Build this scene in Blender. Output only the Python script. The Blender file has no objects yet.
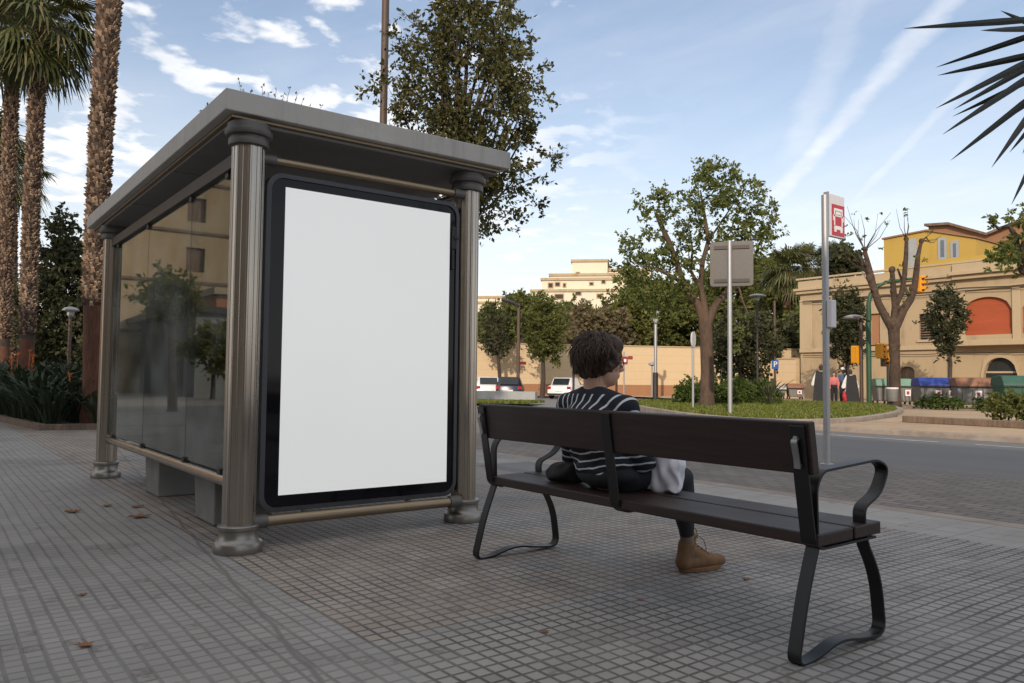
import bpy, bmesh, math, random
import numpy as np
from mathutils import Vector, Matrix
random.seed(7); RNG = np.random.default_rng(11)
S = bpy.context.scene
C = S.collection
PI = math.pi
rad = math.radians

# ------------------------------------------------------------------ camera frame (world: X across the road, Y along it)
F_PX, CX, CY = 782.4, 511.5, 341.0
_y, _p, _r = rad(37.06), rad(2.782), rad(.607)
FW = Vector((math.sin(_y)*math.cos(_p), math.cos(_y)*math.cos(_p), math.sin(_p)))
RT0 = Vector((math.cos(_y), -math.sin(_y), 0)); UP0 = RT0.cross(FW)
RT = RT0*math.cos(_r) + UP0*math.sin(_r); UP = UP0*math.cos(_r) - RT0*math.sin(_r)
EYE = Vector((0, 0, 1.0))
def ray(x, y): return FW + RT*((x-CX)/F_PX) - UP*((y-CY)/F_PX)
def at(x, y, D): return EYE + ray(x, y)*D
def gr(x, y, z=0.0):
    d = ray(x, y); return EYE + d*((z-1.0)/d.z)
def onX(x, y, X):
    d = ray(x, y); return EYE + d*(X/d.x)
def base_at(x, D, z=0.0):            # ground point seen in column x at depth D
    a = at(x, 380, D); return Vector((a.x, a.y, z))
def zat(x, y, D): return at(x, y, D).z

# ------------------------------------------------------------------ mesh helpers
class MB:
    def __init__(s): s.v = []; s.f = []; s.m = []
    def add(s, vs, fs, mi=0):
        n = len(s.v); s.v += [tuple(v) for v in vs]; s.f += [tuple(n+i for i in f) for f in fs]; s.m += [mi]*len(fs); return s
    def box(s, x0, x1, y0, y1, z0, z1, mi=0, M=None):
        vs = [Vector(p) for p in ((x0,y0,z0),(x1,y0,z0),(x1,y1,z0),(x0,y1,z0),(x0,y0,z1),(x1,y0,z1),(x1,y1,z1),(x0,y1,z1))]
        if M is not None: vs = [M @ v for v in vs]
        return s.add(vs, [(0,3,2,1),(4,5,6,7),(0,1,5,4),(1,2,6,5),(2,3,7,6),(3,0,4,7)], mi)
    def tube(s, path, r, n=10, mi=0, cap=True, squash=1.0):
        path = [Vector(p) for p in path]; k = len(path)
        if not hasattr(r, '__len__'): r = [r]*k
        t0 = (path[1]-path[0]).normalized()
        a = Vector((0,0,1)) if abs(t0.z) < .9 else Vector((1,0,0))
        u = t0.cross(a).normalized(); vs = []
        for i in range(k):
            t = (path[min(i+1,k-1)]-path[max(i-1,0)])
            t = t.normalized() if t.length > 1e-9 else t0
            u = (u - t*u.dot(t))
            u = u.normalized() if u.length > 1e-6 else t.orthogonal().normalized()
            w = t.cross(u)
            for j in range(n):
                an = 2*PI*j/n; vs.append(path[i] + u*(r[i]*math.cos(an)) + w*(r[i]*squash*math.sin(an)))
        fs = [(i*n+j, i*n+(j+1)%n, (i+1)*n+(j+1)%n, (i+1)*n+j) for i in range(k-1) for j in range(n)]
        if cap: fs += [tuple(range(n-1,-1,-1)), tuple((k-1)*n+j for j in range(n))]
        return s.add(vs, fs, mi)
    def lathe(s, prof, c=(0,0,0), n=24, mi=0, flute=0, depth=0.0, cap=True):
        vs = []
        for r, z in prof:
            for j in range(n):
                a = 2*PI*(j+.5)/n
                rr = r*(1-depth*(1 if (flute and (j % flute) == 0) else 0))
                vs.append((c[0]+rr*math.cos(a), c[1]+rr*math.sin(a), c[2]+z))
        k = len(prof)
        fs = [(i*n+j, i*n+(j+1)%n, (i+1)*n+(j+1)%n, (i+1)*n+j) for i in range(k-1) for j in range(n)]
        if cap: fs += [tuple(range(n-1,-1,-1)), tuple((k-1)*n+j for j in range(n))]
        return s.add(vs, fs, mi)
    def ell(s, c, r, nu=16, nv=10, mi=0, M=None):
        vs = []; c = Vector(c)
        if not hasattr(r, '__len__'): r = (r,r,r)
        for i in range(1, nv):
            th = PI*i/nv
            for j in range(nu):
                a = 2*PI*j/nu
                p = Vector((r[0]*math.sin(th)*math.cos(a), r[1]*math.sin(th)*math.sin(a), r[2]*math.cos(th)))
                vs.append(c + (M @ p if M is not None else p))
        top = Vector((0,0,r[2])); bot = Vector((0,0,-r[2]))
        vs.append(c + (M @ top if M is not None else top)); vs.append(c + (M @ bot if M is not None else bot))
        T = (nv-1)*nu; B = T+1; fs = []
        for i in range(nv-2):
            for j in range(nu): fs.append((i*nu+j, (i+1)*nu+j, (i+1)*nu+(j+1)%nu, i*nu+(j+1)%nu))
        for j in range(nu):
            fs.append((T, j, (j+1)%nu)); fs.append((B, (nv-2)*nu+(j+1)%nu, (nv-2)*nu+j))
        return s.add(vs, fs, mi)
    def cap_tube(s, path, r, n=12, mi=0):       # tapered limb with round ends
        s.tube(path, r, n, mi)
        if not hasattr(r, '__len__'): r = [r]*len(path)
        for p, q in zip(path, r): s.ell(p, q*.995, n, 8, mi)
        return s
    def flatbar(s, pts, y0, y1, t, mi=0, closed=False):   # bar bent in the XZ plane, wide along Y
        pts = [Vector((p[0], 0, p[1])) for p in pts]; k = len(pts); vs = []
        for i in range(k):
            a = pts[(i-1) % k] if (closed or i > 0) else pts[i]
            b = pts[(i+1) % k] if (closed or i < k-1) else pts[i]
            d = (b-a).normalized(); nrm = Vector((-d.z, 0, d.x))*(t/2)
            for q in (pts[i]+nrm, pts[i]-nrm):
                vs.append((q.x, y0, q.z)); vs.append((q.x, y1, q.z))
        fs = []; m = k if closed else k-1
        for i in range(m):
            a, b = 4*i, 4*((i+1) % k)
            fs += [(a, a+1, b+1, b), (a+3, a+2, b+2, b+3), (a+2, a, b, b+2), (a+1, a+3, b+3, b+1)]
        if not closed: fs += [(0,2,3,1), (4*k-4, 4*k-3, 4*k-1, 4*k-2)]
        return s.add(vs, fs, mi)
    def prism(s, poly, f0, f1, mi=0):            # poly: 2D outline; f0/f1 map it to the two faces
        n = len(poly); vs = [f0(*p) for p in poly] + [f1(*p) for p in poly]
        fs = [tuple(range(n-1,-1,-1)), tuple(range(n, 2*n))] + [(i, (i+1)%n, n+(i+1)%n, n+i) for i in range(n)]
        return s.add(vs, fs, mi)
    def mesh(s, name, mats, smooth=None):
        me = bpy.data.meshes.new(name); me.from_pydata(s.v, [], s.f)
        for m in (mats if isinstance(mats, (list, tuple)) else [mats]): me.materials.append(m)
        if any(s.m): me.polygons.foreach_set('material_index', s.m)
        me.update()
        bm = bmesh.new(); bm.from_mesh(me); bmesh.ops.recalc_face_normals(bm, faces=bm.faces); bm.to_mesh(me); bm.free()
        if smooth is not None:
            me.polygons.foreach_set('use_smooth', [True]*len(me.polygons)); me.set_sharp_from_angle(angle=rad(smooth))
        return me
    def build(s, name, mats, parent=None, smooth=None, bevel=0, seg=2):
        return link(name, s.mesh(name, mats, smooth), parent, bevel, seg)
def link(name, me, parent=None, bevel=0, seg=2):
    o = bpy.data.objects.new(name, me); C.objects.link(o)
    if parent is not None:
        o.parent = parent
        o.matrix_parent_inverse = Matrix.Translation(-Vector(parent.location)) if parent.get('_w') else Matrix.Identity(4)
    if bevel:
        b = o.modifiers.new('bevel', 'BEVEL'); b.width = bevel; b.segments = seg; b.limit_method = 'ANGLE'; b.angle_limit = rad(40)
    return o
def quads(name, V, Q, mat, parent=None, smooth=False):
    V = np.asarray(V, np.float32).reshape(-1, 3); Q = np.asarray(Q, np.int32); k = Q.shape[1]
    me = bpy.data.meshes.new(name); me.vertices.add(len(V)); me.vertices.foreach_set('co', V.ravel())
    me.loops.add(Q.size); me.loops.foreach_set('vertex_index', Q.ravel())
    me.polygons.add(len(Q)); me.polygons.foreach_set('loop_start', np.arange(0, Q.size, k, dtype=np.int32))
    if smooth: me.polygons.foreach_set('use_smooth', np.ones(len(Q), bool))
    me.materials.append(mat); me.update(calc_edges=True); me.validate()
    return link(name, me, parent)
def thing(name, label, cat, loc=(0,0,0), group=None, world=True, rz=0):
    # world=True: the parts are modelled in world coordinates, the Empty only marks the base
    o = bpy.data.objects.new(name, None); C.objects.link(o); o.location = loc; o.empty_display_size = .2
    if world: o['_w'] = 1
    else: o.rotation_euler = (0, 0, rz)
    return tag(o, label, cat, group)
def tag(o, label, cat, group=None, kind=None):
    o['label'] = label; o['category'] = cat
    if group: o['group'] = group
    if kind: o['kind'] = kind
    return o
def struct(o): o['kind'] = 'structure'; return o
def copy_thing(o, loc, rz=0, label=None, sc=None):
    def rec(a, parent):
        c = a.copy(); C.objects.link(c)
        if parent is not None: c.parent = parent
        for ch in list(a.children): rec(ch, c)
        return c
    c = rec(o, None); c.location = loc; c.rotation_euler = (0, 0, rz)
    if sc: c.scale = (sc, sc, sc)
    if label: c['label'] = label
    return c
def organic(name, mb, voxel, mat, parent=None, it=6, fac=.5, post=None):
    me = mb.mesh(name, mat); o = bpy.data.objects.new('tmp_shape', me); C.objects.link(o)
    r = o.modifiers.new('r', 'REMESH'); r.mode = 'VOXEL'; r.voxel_size = voxel
    if it:
        sm = o.modifiers.new('s', 'SMOOTH'); sm.factor = fac; sm.iterations = it
    dg = bpy.context.evaluated_depsgraph_get()
    m2 = bpy.data.meshes.new_from_object(o.evaluated_get(dg)); m2.name = name
    bpy.data.objects.remove(o)
    m2.materials.clear()
    for m in (mat if isinstance(mat, (list, tuple)) else [mat]): m2.materials.append(m)
    if post:
        n = len(m2.vertices); co = np.empty(n*3, np.float32); m2.vertices.foreach_get('co', co)
        co = post(co.reshape(-1, 3)); m2.vertices.foreach_set('co', co.astype(np.float32).ravel()); m2.update()
    m2.polygons.foreach_set('use_smooth', [True]*len(m2.polygons))
    return link(name, m2, parent)

# ------------------------------------------------------------------ materials
class N:
    def __init__(s, name):
        s.mat = bpy.data.materials.new(name); s.mat.use_nodes = True; s.t = s.mat.node_tree
        s.b = s.t.nodes['Principled BSDF']; s.out = s.t.nodes['Material Output']
    def n(s, typ, ins=None, **kw):
        x = s.t.nodes.new(typ)
        for k, v in kw.items(): setattr(x, k, v)
        for k, v in (ins or {}).items(): s.set(x.inputs[k], v)
        return x
    def set(s, sock, v):
        if isinstance(v, bpy.types.NodeSocket): s.t.links.new(v, sock)
        elif hasattr(v, '__len__') and len(v) == 3 and sock.type == 'RGBA': sock.default_value = (*v, 1)
        else: sock.default_value = v
    def m(s, op, a, b=0.0, c=0.0, clamp=False):
        x = s.n('ShaderNodeMath', operation=op, use_clamp=clamp)
        for i, v in enumerate((a, b, c)): s.set(x.inputs[i], v)
        return x.outputs[0]
    def ramp(s, v, a, b): # smooth 0..1 between a and b
        x = s.n('ShaderNodeMapRange', {'Value': v, 'From Min': a, 'From Max': b}); x.interpolation_type = 'SMOOTHSTEP'; return x.outputs[0]
    def mix(s, f, a, b):
        x = s.n('ShaderNodeMix', data_type='RGBA'); s.set(x.inputs[0], f); s.set(x.inputs[6], a); s.set(x.inputs[7], b); return x.outputs[2]
    def co(s, kind='Object'): return s.n('ShaderNodeTexCoord').outputs[kind]
    def xyz(s, v):
        x = s.n('ShaderNodeSeparateXYZ', {0: v}); return x.outputs
    def vec(s, x, y, z=0.0): return s.n('ShaderNodeCombineXYZ', {0: x, 1: y, 2: z}).outputs[0]
    def noise(s, vec, scale, detail=4, rough=.55, dist=0): 
        x = s.n('ShaderNodeTexNoise', {'Vector': vec, 'Scale': scale, 'Detail': detail, 'Roughness': rough, 'Distortion': dist}); return x.outputs['Fac']
    def scl(s, vec, sc):
        x = s.n('ShaderNodeMapping', {'Vector': vec}); x.inputs['Scale'].default_value = sc; return x.outputs[0]
    def bump(s, h, dist=.01, st=.5): 
        x = s.n('ShaderNodeBump', {'Height': h, 'Distance': dist, 'Strength': st}); s.set(s.b.inputs['Normal'], x.outputs[0]); return x
    def base(s, c): s.set(s.b.inputs['Base Color'], c)
    def rough(s, v): s.set(s.b.inputs['Roughness'], v)
def mul(c, k): return tuple(min(1, x*k) for x in c)
def simple(name, col, rough=.6, metal=0.0, var=.15, scale=8.0, bump=.0, stretch=(1,1,1), spec=.5, rvar=.1):
    n = N(name); v = n.scl(n.co(), stretch)
    a = n.noise(v, scale, 5); b = n.noise(v, scale*.17, 3)
    f = n.m('ADD', n.m('MULTIPLY', a, .5), n.m('MULTIPLY', b, .5))
    f = n.ramp(f, .3, .7)
    n.base(n.mix(f, mul(col, 1-var), mul(col, 1+var)))
    n.rough(n.m('ADD', rough-rvar/2, n.m('MULTIPLY', b, rvar))); n.b.inputs['Metallic'].default_value = metal
    n.b.inputs['Specular IOR Level'].default_value = spec
    if bump: n.bump(a, bump, .6)
    return n.mat
def leafmat(name, c1, c2, c3, rough=.5, trans=.3):
    n = N(name); g = n.n('ShaderNodeNewGeometry').outputs['Random Per Island']
    col = n.mix(n.ramp(g, .0, .55), c1, c2); col = n.mix(n.ramp(g, .7, 1.0), col, c3)
    n.base(col); n.rough(rough); n.b.inputs['Specular IOR Level'].default_value = .35
    t = n.n('ShaderNodeBsdfTranslucent', {'Color': col})
    mx = n.n('ShaderNodeMixShader', {0: trans, 1: n.b.outputs[0], 2: t.outputs[0]})
    n.t.links.new(mx.outputs[0], n.out.inputs[0]); return n.mat
def paving():
    n = N('small square concrete paving'); P = n.co(); 
    w = n.n('ShaderNodeTexNoise', {'Vector': P, 'Scale': .9, 'Detail': 2}).outputs['Color']
    wv = n.n('ShaderNodeVectorMath', {0: w, 1: (.5,.5,.5)}, operation='SUBTRACT').outputs[0]
    wv = n.n('ShaderNodeVectorMath', {0: wv, 3: .035}, operation='SCALE').outputs[0]
    P2 = n.n('ShaderNodeVectorMath', {0: P, 1: wv}, operation='ADD').outputs[0]
    x, y, _ = n.xyz(P2)
    k = 1/.0667
    def line(c, per, wd):                 # 1 on the joint
        u = n.m('MULTIPLY', c, 1/per); fr = n.m('FRACT', u)
        d = n.m('MULTIPLY', n.m('MINIMUM', fr, n.m('SUBTRACT', 1.0, fr)), per)
        return n.m('SUBTRACT', 1.0, n.ramp(d, wd*.55, wd))
    zoneA = n.m('LESS_THAN', x, 1.395)                       # strip paving beside the shelter
    wide = n.m('GREATER_THAN', x, 5.4)                      # larger slabs by the kerb
    jn = n.noise(P, 2.2, 3)
    js = n.m('ADD', .68, n.m('MULTIPLY', n.ramp(jn, .35, .65), .32))
    lx = n.m('MULTIPLY', line(x, .0667, .0085), n.m('SUBTRACT', 1.0, n.m('MULTIPLY', zoneA, .42))); ly = n.m('MULTIPLY', line(y, .0667, .0078), n.m('SUBTRACT', 1.0, n.m('MULTIPLY', zoneA, .45)))
    sm = n.m('MULTIPLY', n.m('MAXIMUM', lx, ly), n.m('MULTIPLY', js, n.m('SUBTRACT', 1.0, n.m('MULTIPLY', wide, .78))))
    big = n.m('MAXIMUM', line(x, .2001, .012), n.m('MULTIPLY', line(y, .2001, .011), n.m('SUBTRACT', 1.0, n.m('MULTIPLY', zoneA, .45))))
    vb = n.m('MAXIMUM', line(x, .8, .012), line(y, .8, .012))
    joint = n.m('MAXIMUM', sm, n.m('MULTIPLY', big, n.m('ADD', .25, n.m('MULTIPLY', n.ramp(n.noise(P, 3.1, 2), .45, .62), n.m('SUBTRACT', .45, n.m('MULTIPLY', zoneA, .35))))))
    joint = n.m('MAXIMUM', n.m('MULTIPLY', joint, n.m('SUBTRACT', 1.0, n.m('MULTIPLY', wide, .7))), n.m('MULTIPLY', vb, n.m('MULTIPLY', wide, .3)))
    cell = n.vec(n.m('FLOOR', n.m('MULTIPLY', x, k)), n.m('FLOOR', n.m('MULTIPLY', y, k)))
    tile = n.vec(n.m('FLOOR', n.m('MULTIPLY', x, 1/.2001)), n.m('FLOOR', n.m('MULTIPLY', y, 1/.2001)))
    rc = n.n('ShaderNodeTexWhiteNoise', {'Vector': cell}).outputs['Value']; rtile = n.n('ShaderNodeTexWhiteNoise', {'Vector': tile}).outputs['Value']
    # brown tiles: X > 1.395 and Y > 2.75, in patches that follow the tiles
    tn = n.noise(n.n('ShaderNodeVectorMath', {0: tile, 3: .2}, operation='SCALE').outputs[0], .75, 3)
    brown = n.m('MULTIPLY', n.m('MULTIPLY', n.m('SUBTRACT', 1.0, zoneA), n.m('GREATER_THAN', y, 2.73)), n.m('GREATER_THAN', n.m('ADD', tn, n.m('MULTIPLY', rtile, .12)), .47))
    brown = n.m('MULTIPLY', brown, n.m('SUBTRACT', 1.0, wide))
    grey = n.mix(rtile, (.205,.193,.180), (.29,.275,.257)); br = n.mix(rtile, (.232,.187,.152), (.315,.262,.215))
    col = n.mix(brown, grey, br)
    col = n.mix(n.m('MULTIPLY', wide, .6), col, (.34,.32,.295))
    col = n.mix(n.m('MULTIPLY', zoneA, .45), col, (.24,.231,.222))
    col = n.mix(n.m('MULTIPLY', rc, .55), col, n.mix(.5, col, (.38,.36,.335)))
    st = n.noise(P, .55, 6, .62); col = n.mix(n.m('MULTIPLY', n.ramp(st, .5, .72), .55), col, (.085,.08,.075))
    st2 = n.noise(P, 1.7, 6, .7, 1.0); col = n.mix(n.m('MULTIPLY', n.ramp(st2, .56, .75), .4), col, (.33,.315,.30))
    fine = n.noise(P, 120, 4, .7); col = n.mix(n.m('MULTIPLY', fine, .35), col, n.mix(.4, col, (.08,.075,.07)))
    spot = n.n('ShaderNodeTexVoronoi', {'Vector': P, 'Scale': 3.3, 'Randomness': 1.0}).outputs['Distance']
    col = n.mix(n.m('MULTIPLY', n.m('LESS_THAN', spot, .035), .55), col, (.06,.055,.05))
    # a wandering repaired seam beside the shelter
    sx = n.m('ADD', n.m('MULTIPLY', y, .117), n.m('MULTIPLY', n.noise(n.vec(0.0, y, 0.0), 3.0, 3), .06))
    sd = n.m('ABSOLUTE', n.m('SUBTRACT', n.xyz(P)[0], n.m('ADD', sx, .77)))
    seam = n.m('MULTIPLY', n.m('SUBTRACT', 1.0, n.ramp(sd, .004, .017)), .6)
    joint = n.m('MAXIMUM', joint, seam)
    gum = n.n('ShaderNodeTexVoronoi', {'Vector': P, 'Scale': 1.9, 'Randomness': 1.0}).outputs['Distance']
    gsz = n.m('MULTIPLY', n.ramp(n.noise(P, .8, 2), .4, .7), .032); col = n.mix(n.m('MULTIPLY', n.m('LESS_THAN', gum, gsz), .5), col, (.36,.35,.34))
    chip = n.m('MULTIPLY', n.m('GREATER_THAN', n.n('ShaderNodeTexWhiteNoise', {'Vector': n.vec(n.m('ADD', n.m('FLOOR', n.m('MULTIPLY', x, k)), 31.7), n.m('FLOOR', n.m('MULTIPLY', y, k)))}).outputs['Value'], .965), n.ramp(n.noise(P, 30, 3), .4, .6))
    col = n.mix(n.m('MULTIPLY', chip, .55), col, (.09,.08,.07))
    damp = n.noise(n.scl(P, (1,.5,1)), .28, 5, .6); col = n.mix(n.m('MULTIPLY', n.ramp(damp, .5, .66), .35), col, (.10,.095,.09))
    col = n.mix(n.m('MULTIPLY', joint, .88), col, (.040,.035,.031))
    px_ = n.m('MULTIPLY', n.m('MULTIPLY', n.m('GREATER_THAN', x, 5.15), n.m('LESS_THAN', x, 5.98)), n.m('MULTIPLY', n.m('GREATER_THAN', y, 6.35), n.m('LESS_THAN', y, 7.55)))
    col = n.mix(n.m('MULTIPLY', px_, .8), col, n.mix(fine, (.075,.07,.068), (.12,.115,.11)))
    n.base(col); n.rough(n.m('ADD', .48, n.m('MULTIPLY', st, .3)))
    h = n.m('ADD', n.m('MULTIPLY', n.m('SUBTRACT', 1.0, joint), 1.0), n.m('MULTIPLY', fine, .12)); h = n.m('ADD', h, n.m('MULTIPLY', rc, .25))
    n.bump(h, .006, .85); return n.mat
def cobbles():
    n = N('dark cobbled bus bay'); P = n.co(); x, y, _ = n.xyz(P)
    u = n.n('ShaderNodeTexBrick', {'Vector': n.vec(y, x), 'Scale': 1.0, 'Mortar Size': .009, 'Brick Width': .24, 'Row Height': .13, 'Bias': 0.0,
        'Color1': (.13,.108,.092,1), 'Color2': (.205,.172,.148,1), 'Mortar': (.055,.05,.045,1)})
    st = n.noise(P, .4, 5); c = n.mix(n.m('MULTIPLY', n.ramp(st, .42, .7), .5), u.outputs['Color'], (.09,.083,.08))
    c = n.mix(n.m('MULTIPLY', n.ramp(x, 9.6, 11.0), .85), c, (.135,.132,.13))
    n.base(c); n.rough(.75); n.bump(n.m('ADD', n.m('SUBTRACT', 1.0, u.outputs['Fac']), n.m('MULTIPLY', n.noise(P, 60, 3), .3)), .006, .7); return n.mat
def asphalt():
    n = N('worn blue grey asphalt'); P = n.co(); x, y, _ = n.xyz(P)
    st = n.noise(n.scl(P, (1, .25, 1)), .9, 5); f = n.noise(P, 180, 3, .7)
    c = n.mix(st, (.125,.124,.125), (.185,.183,.182)); c = n.mix(n.m('MULTIPLY', f, .5), c, (.06,.06,.065))
    n.base(c); n.rough(.8); n.bump(f, .004, .6); return n.mat
def glassmat(name, tint, ior=1.5, boost=1.7):
    n = N(name); n.t.nodes.remove(n.b)
    fr = n.n('ShaderNodeFresnel', {'IOR': ior}).outputs[0]; f = n.m('MULTIPLY', fr, boost, clamp=True)
    tr = n.n('ShaderNodeBsdfTransparent', {'Color': tint}); gl = n.n('ShaderNodeBsdfGlossy', {'Color': (.92,.95,.93), 'Roughness': .012})
    dd = n.n('ShaderNodeBsdfDiffuse', {'Color': (.48,.48,.46)})
    pale_haze = n.m('MULTIPLY', n.ramp(n.noise(n.co(), 2.4, 6, .65), .3, .85), .18)  # patchy pale haze painted into the glass to lighten it
    m1 = n.n('ShaderNodeMixShader', {0: f, 1: tr.outputs[0], 2: gl.outputs[0]}); m2 = n.n('ShaderNodeMixShader', {0: pale_haze, 1: m1.outputs[0], 2: dd.outputs[0]})
    n.t.links.new(m2.outputs[0], n.out.inputs[0]); return n.mat
def plaster(name, c, stain=(.10,.08,.06), amt=.45, rows=0.0):
    n = N(name); P = n.co(); a = n.noise(n.scl(P, (1,1,.28)), .8, 6, .65); b = n.noise(P, 5, 5, .7)
    col = n.mix(n.m('MULTIPLY', b, .35), c, mul(c, .72)); col = n.mix(n.m('MULTIPLY', n.ramp(a, .48, .78), amt), col, stain)
    if rows:
        z = n.xyz(P)[2]; fr = n.m('FRACT', n.m('MULTIPLY', z, 1/rows)); ln = n.m('LESS_THAN', fr, .035); col = n.mix(n.m('MULTIPLY', ln, .35), col, mul(c, .4))
    n.base(col); n.rough(.88); n.bump(b, .01, .4); return n.mat
def wood(name, c, ax='y'):
    n = N(name); P = n.scl(n.co(), (30, 1.6, 30) if ax == 'y' else (1.6, 30, 30))
    g = n.noise(P, 1.5, 6, .65, .6); s = n.noise(n.co(), 3.0, 5)
    col = n.mix(n.ramp(g, .3, .7), mul(c, .65), mul(c, 1.35)); col = n.mix(n.m('MULTIPLY', n.ramp(s, .5, .75), .3), col, mul(c, 1.9))
    n.base(col); n.rough(n.m('ADD', .36, n.m('MULTIPLY', s, .3))); n.b.inputs['Specular IOR Level'].default_value = .4; n.bump(g, .002, .35); return n.mat
def brushed(name, c, rough, metal, streak=.25):
    n = N(name); P = n.scl(n.co(), (40, 40, .6)); g = n.noise(P, 1.0, 4); s = n.noise(n.co(), 1.8, 6, .65)
    col = n.mix(n.m('MULTIPLY', g, streak), c, mul(c, .7)); low = n.noise(n.scl(n.co(), (5,5,1.2)), 1.0, 3)
    col = n.mix(n.m('MULTIPLY', n.ramp(low, .5, .8), .22), col, mul(c, .55))
    n.base(col); n.b.inputs['Metallic'].default_value = metal; n.rough(n.m('ADD', rough, n.m('MULTIPLY', s, .18))); n.bump(g, .001, .2); return n.mat
def weathered(name, c):
    n = N(name); P = n.co(); dr = n.noise(n.scl(P, (9,9,.9)), 1.0, 6, .65); bl = n.noise(P, 2.2, 6, .65)
    col = n.mix(n.m('MULTIPLY', n.ramp(dr, .48, .72), .42), c, mul(c, .52)); col = n.mix(n.m('MULTIPLY', n.ramp(bl, .5, .75), .4), col, mul(c, 1.35)); f = n.noise(P, 60, 3); col = n.mix(n.m('MULTIPLY', f, .2), col, mul(c, .6))
    n.base(col); n.rough(.6); n.bump(bl, .003, .3); return n.mat
def emit(name, col, e):
    n = N(name); n.base(mul(col, .5)); n.rough(.25); n.b.inputs['Emission Color'].default_value = (*col, 1); n.b.inputs['Emission Strength'].default_value = e; return n.mat

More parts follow.
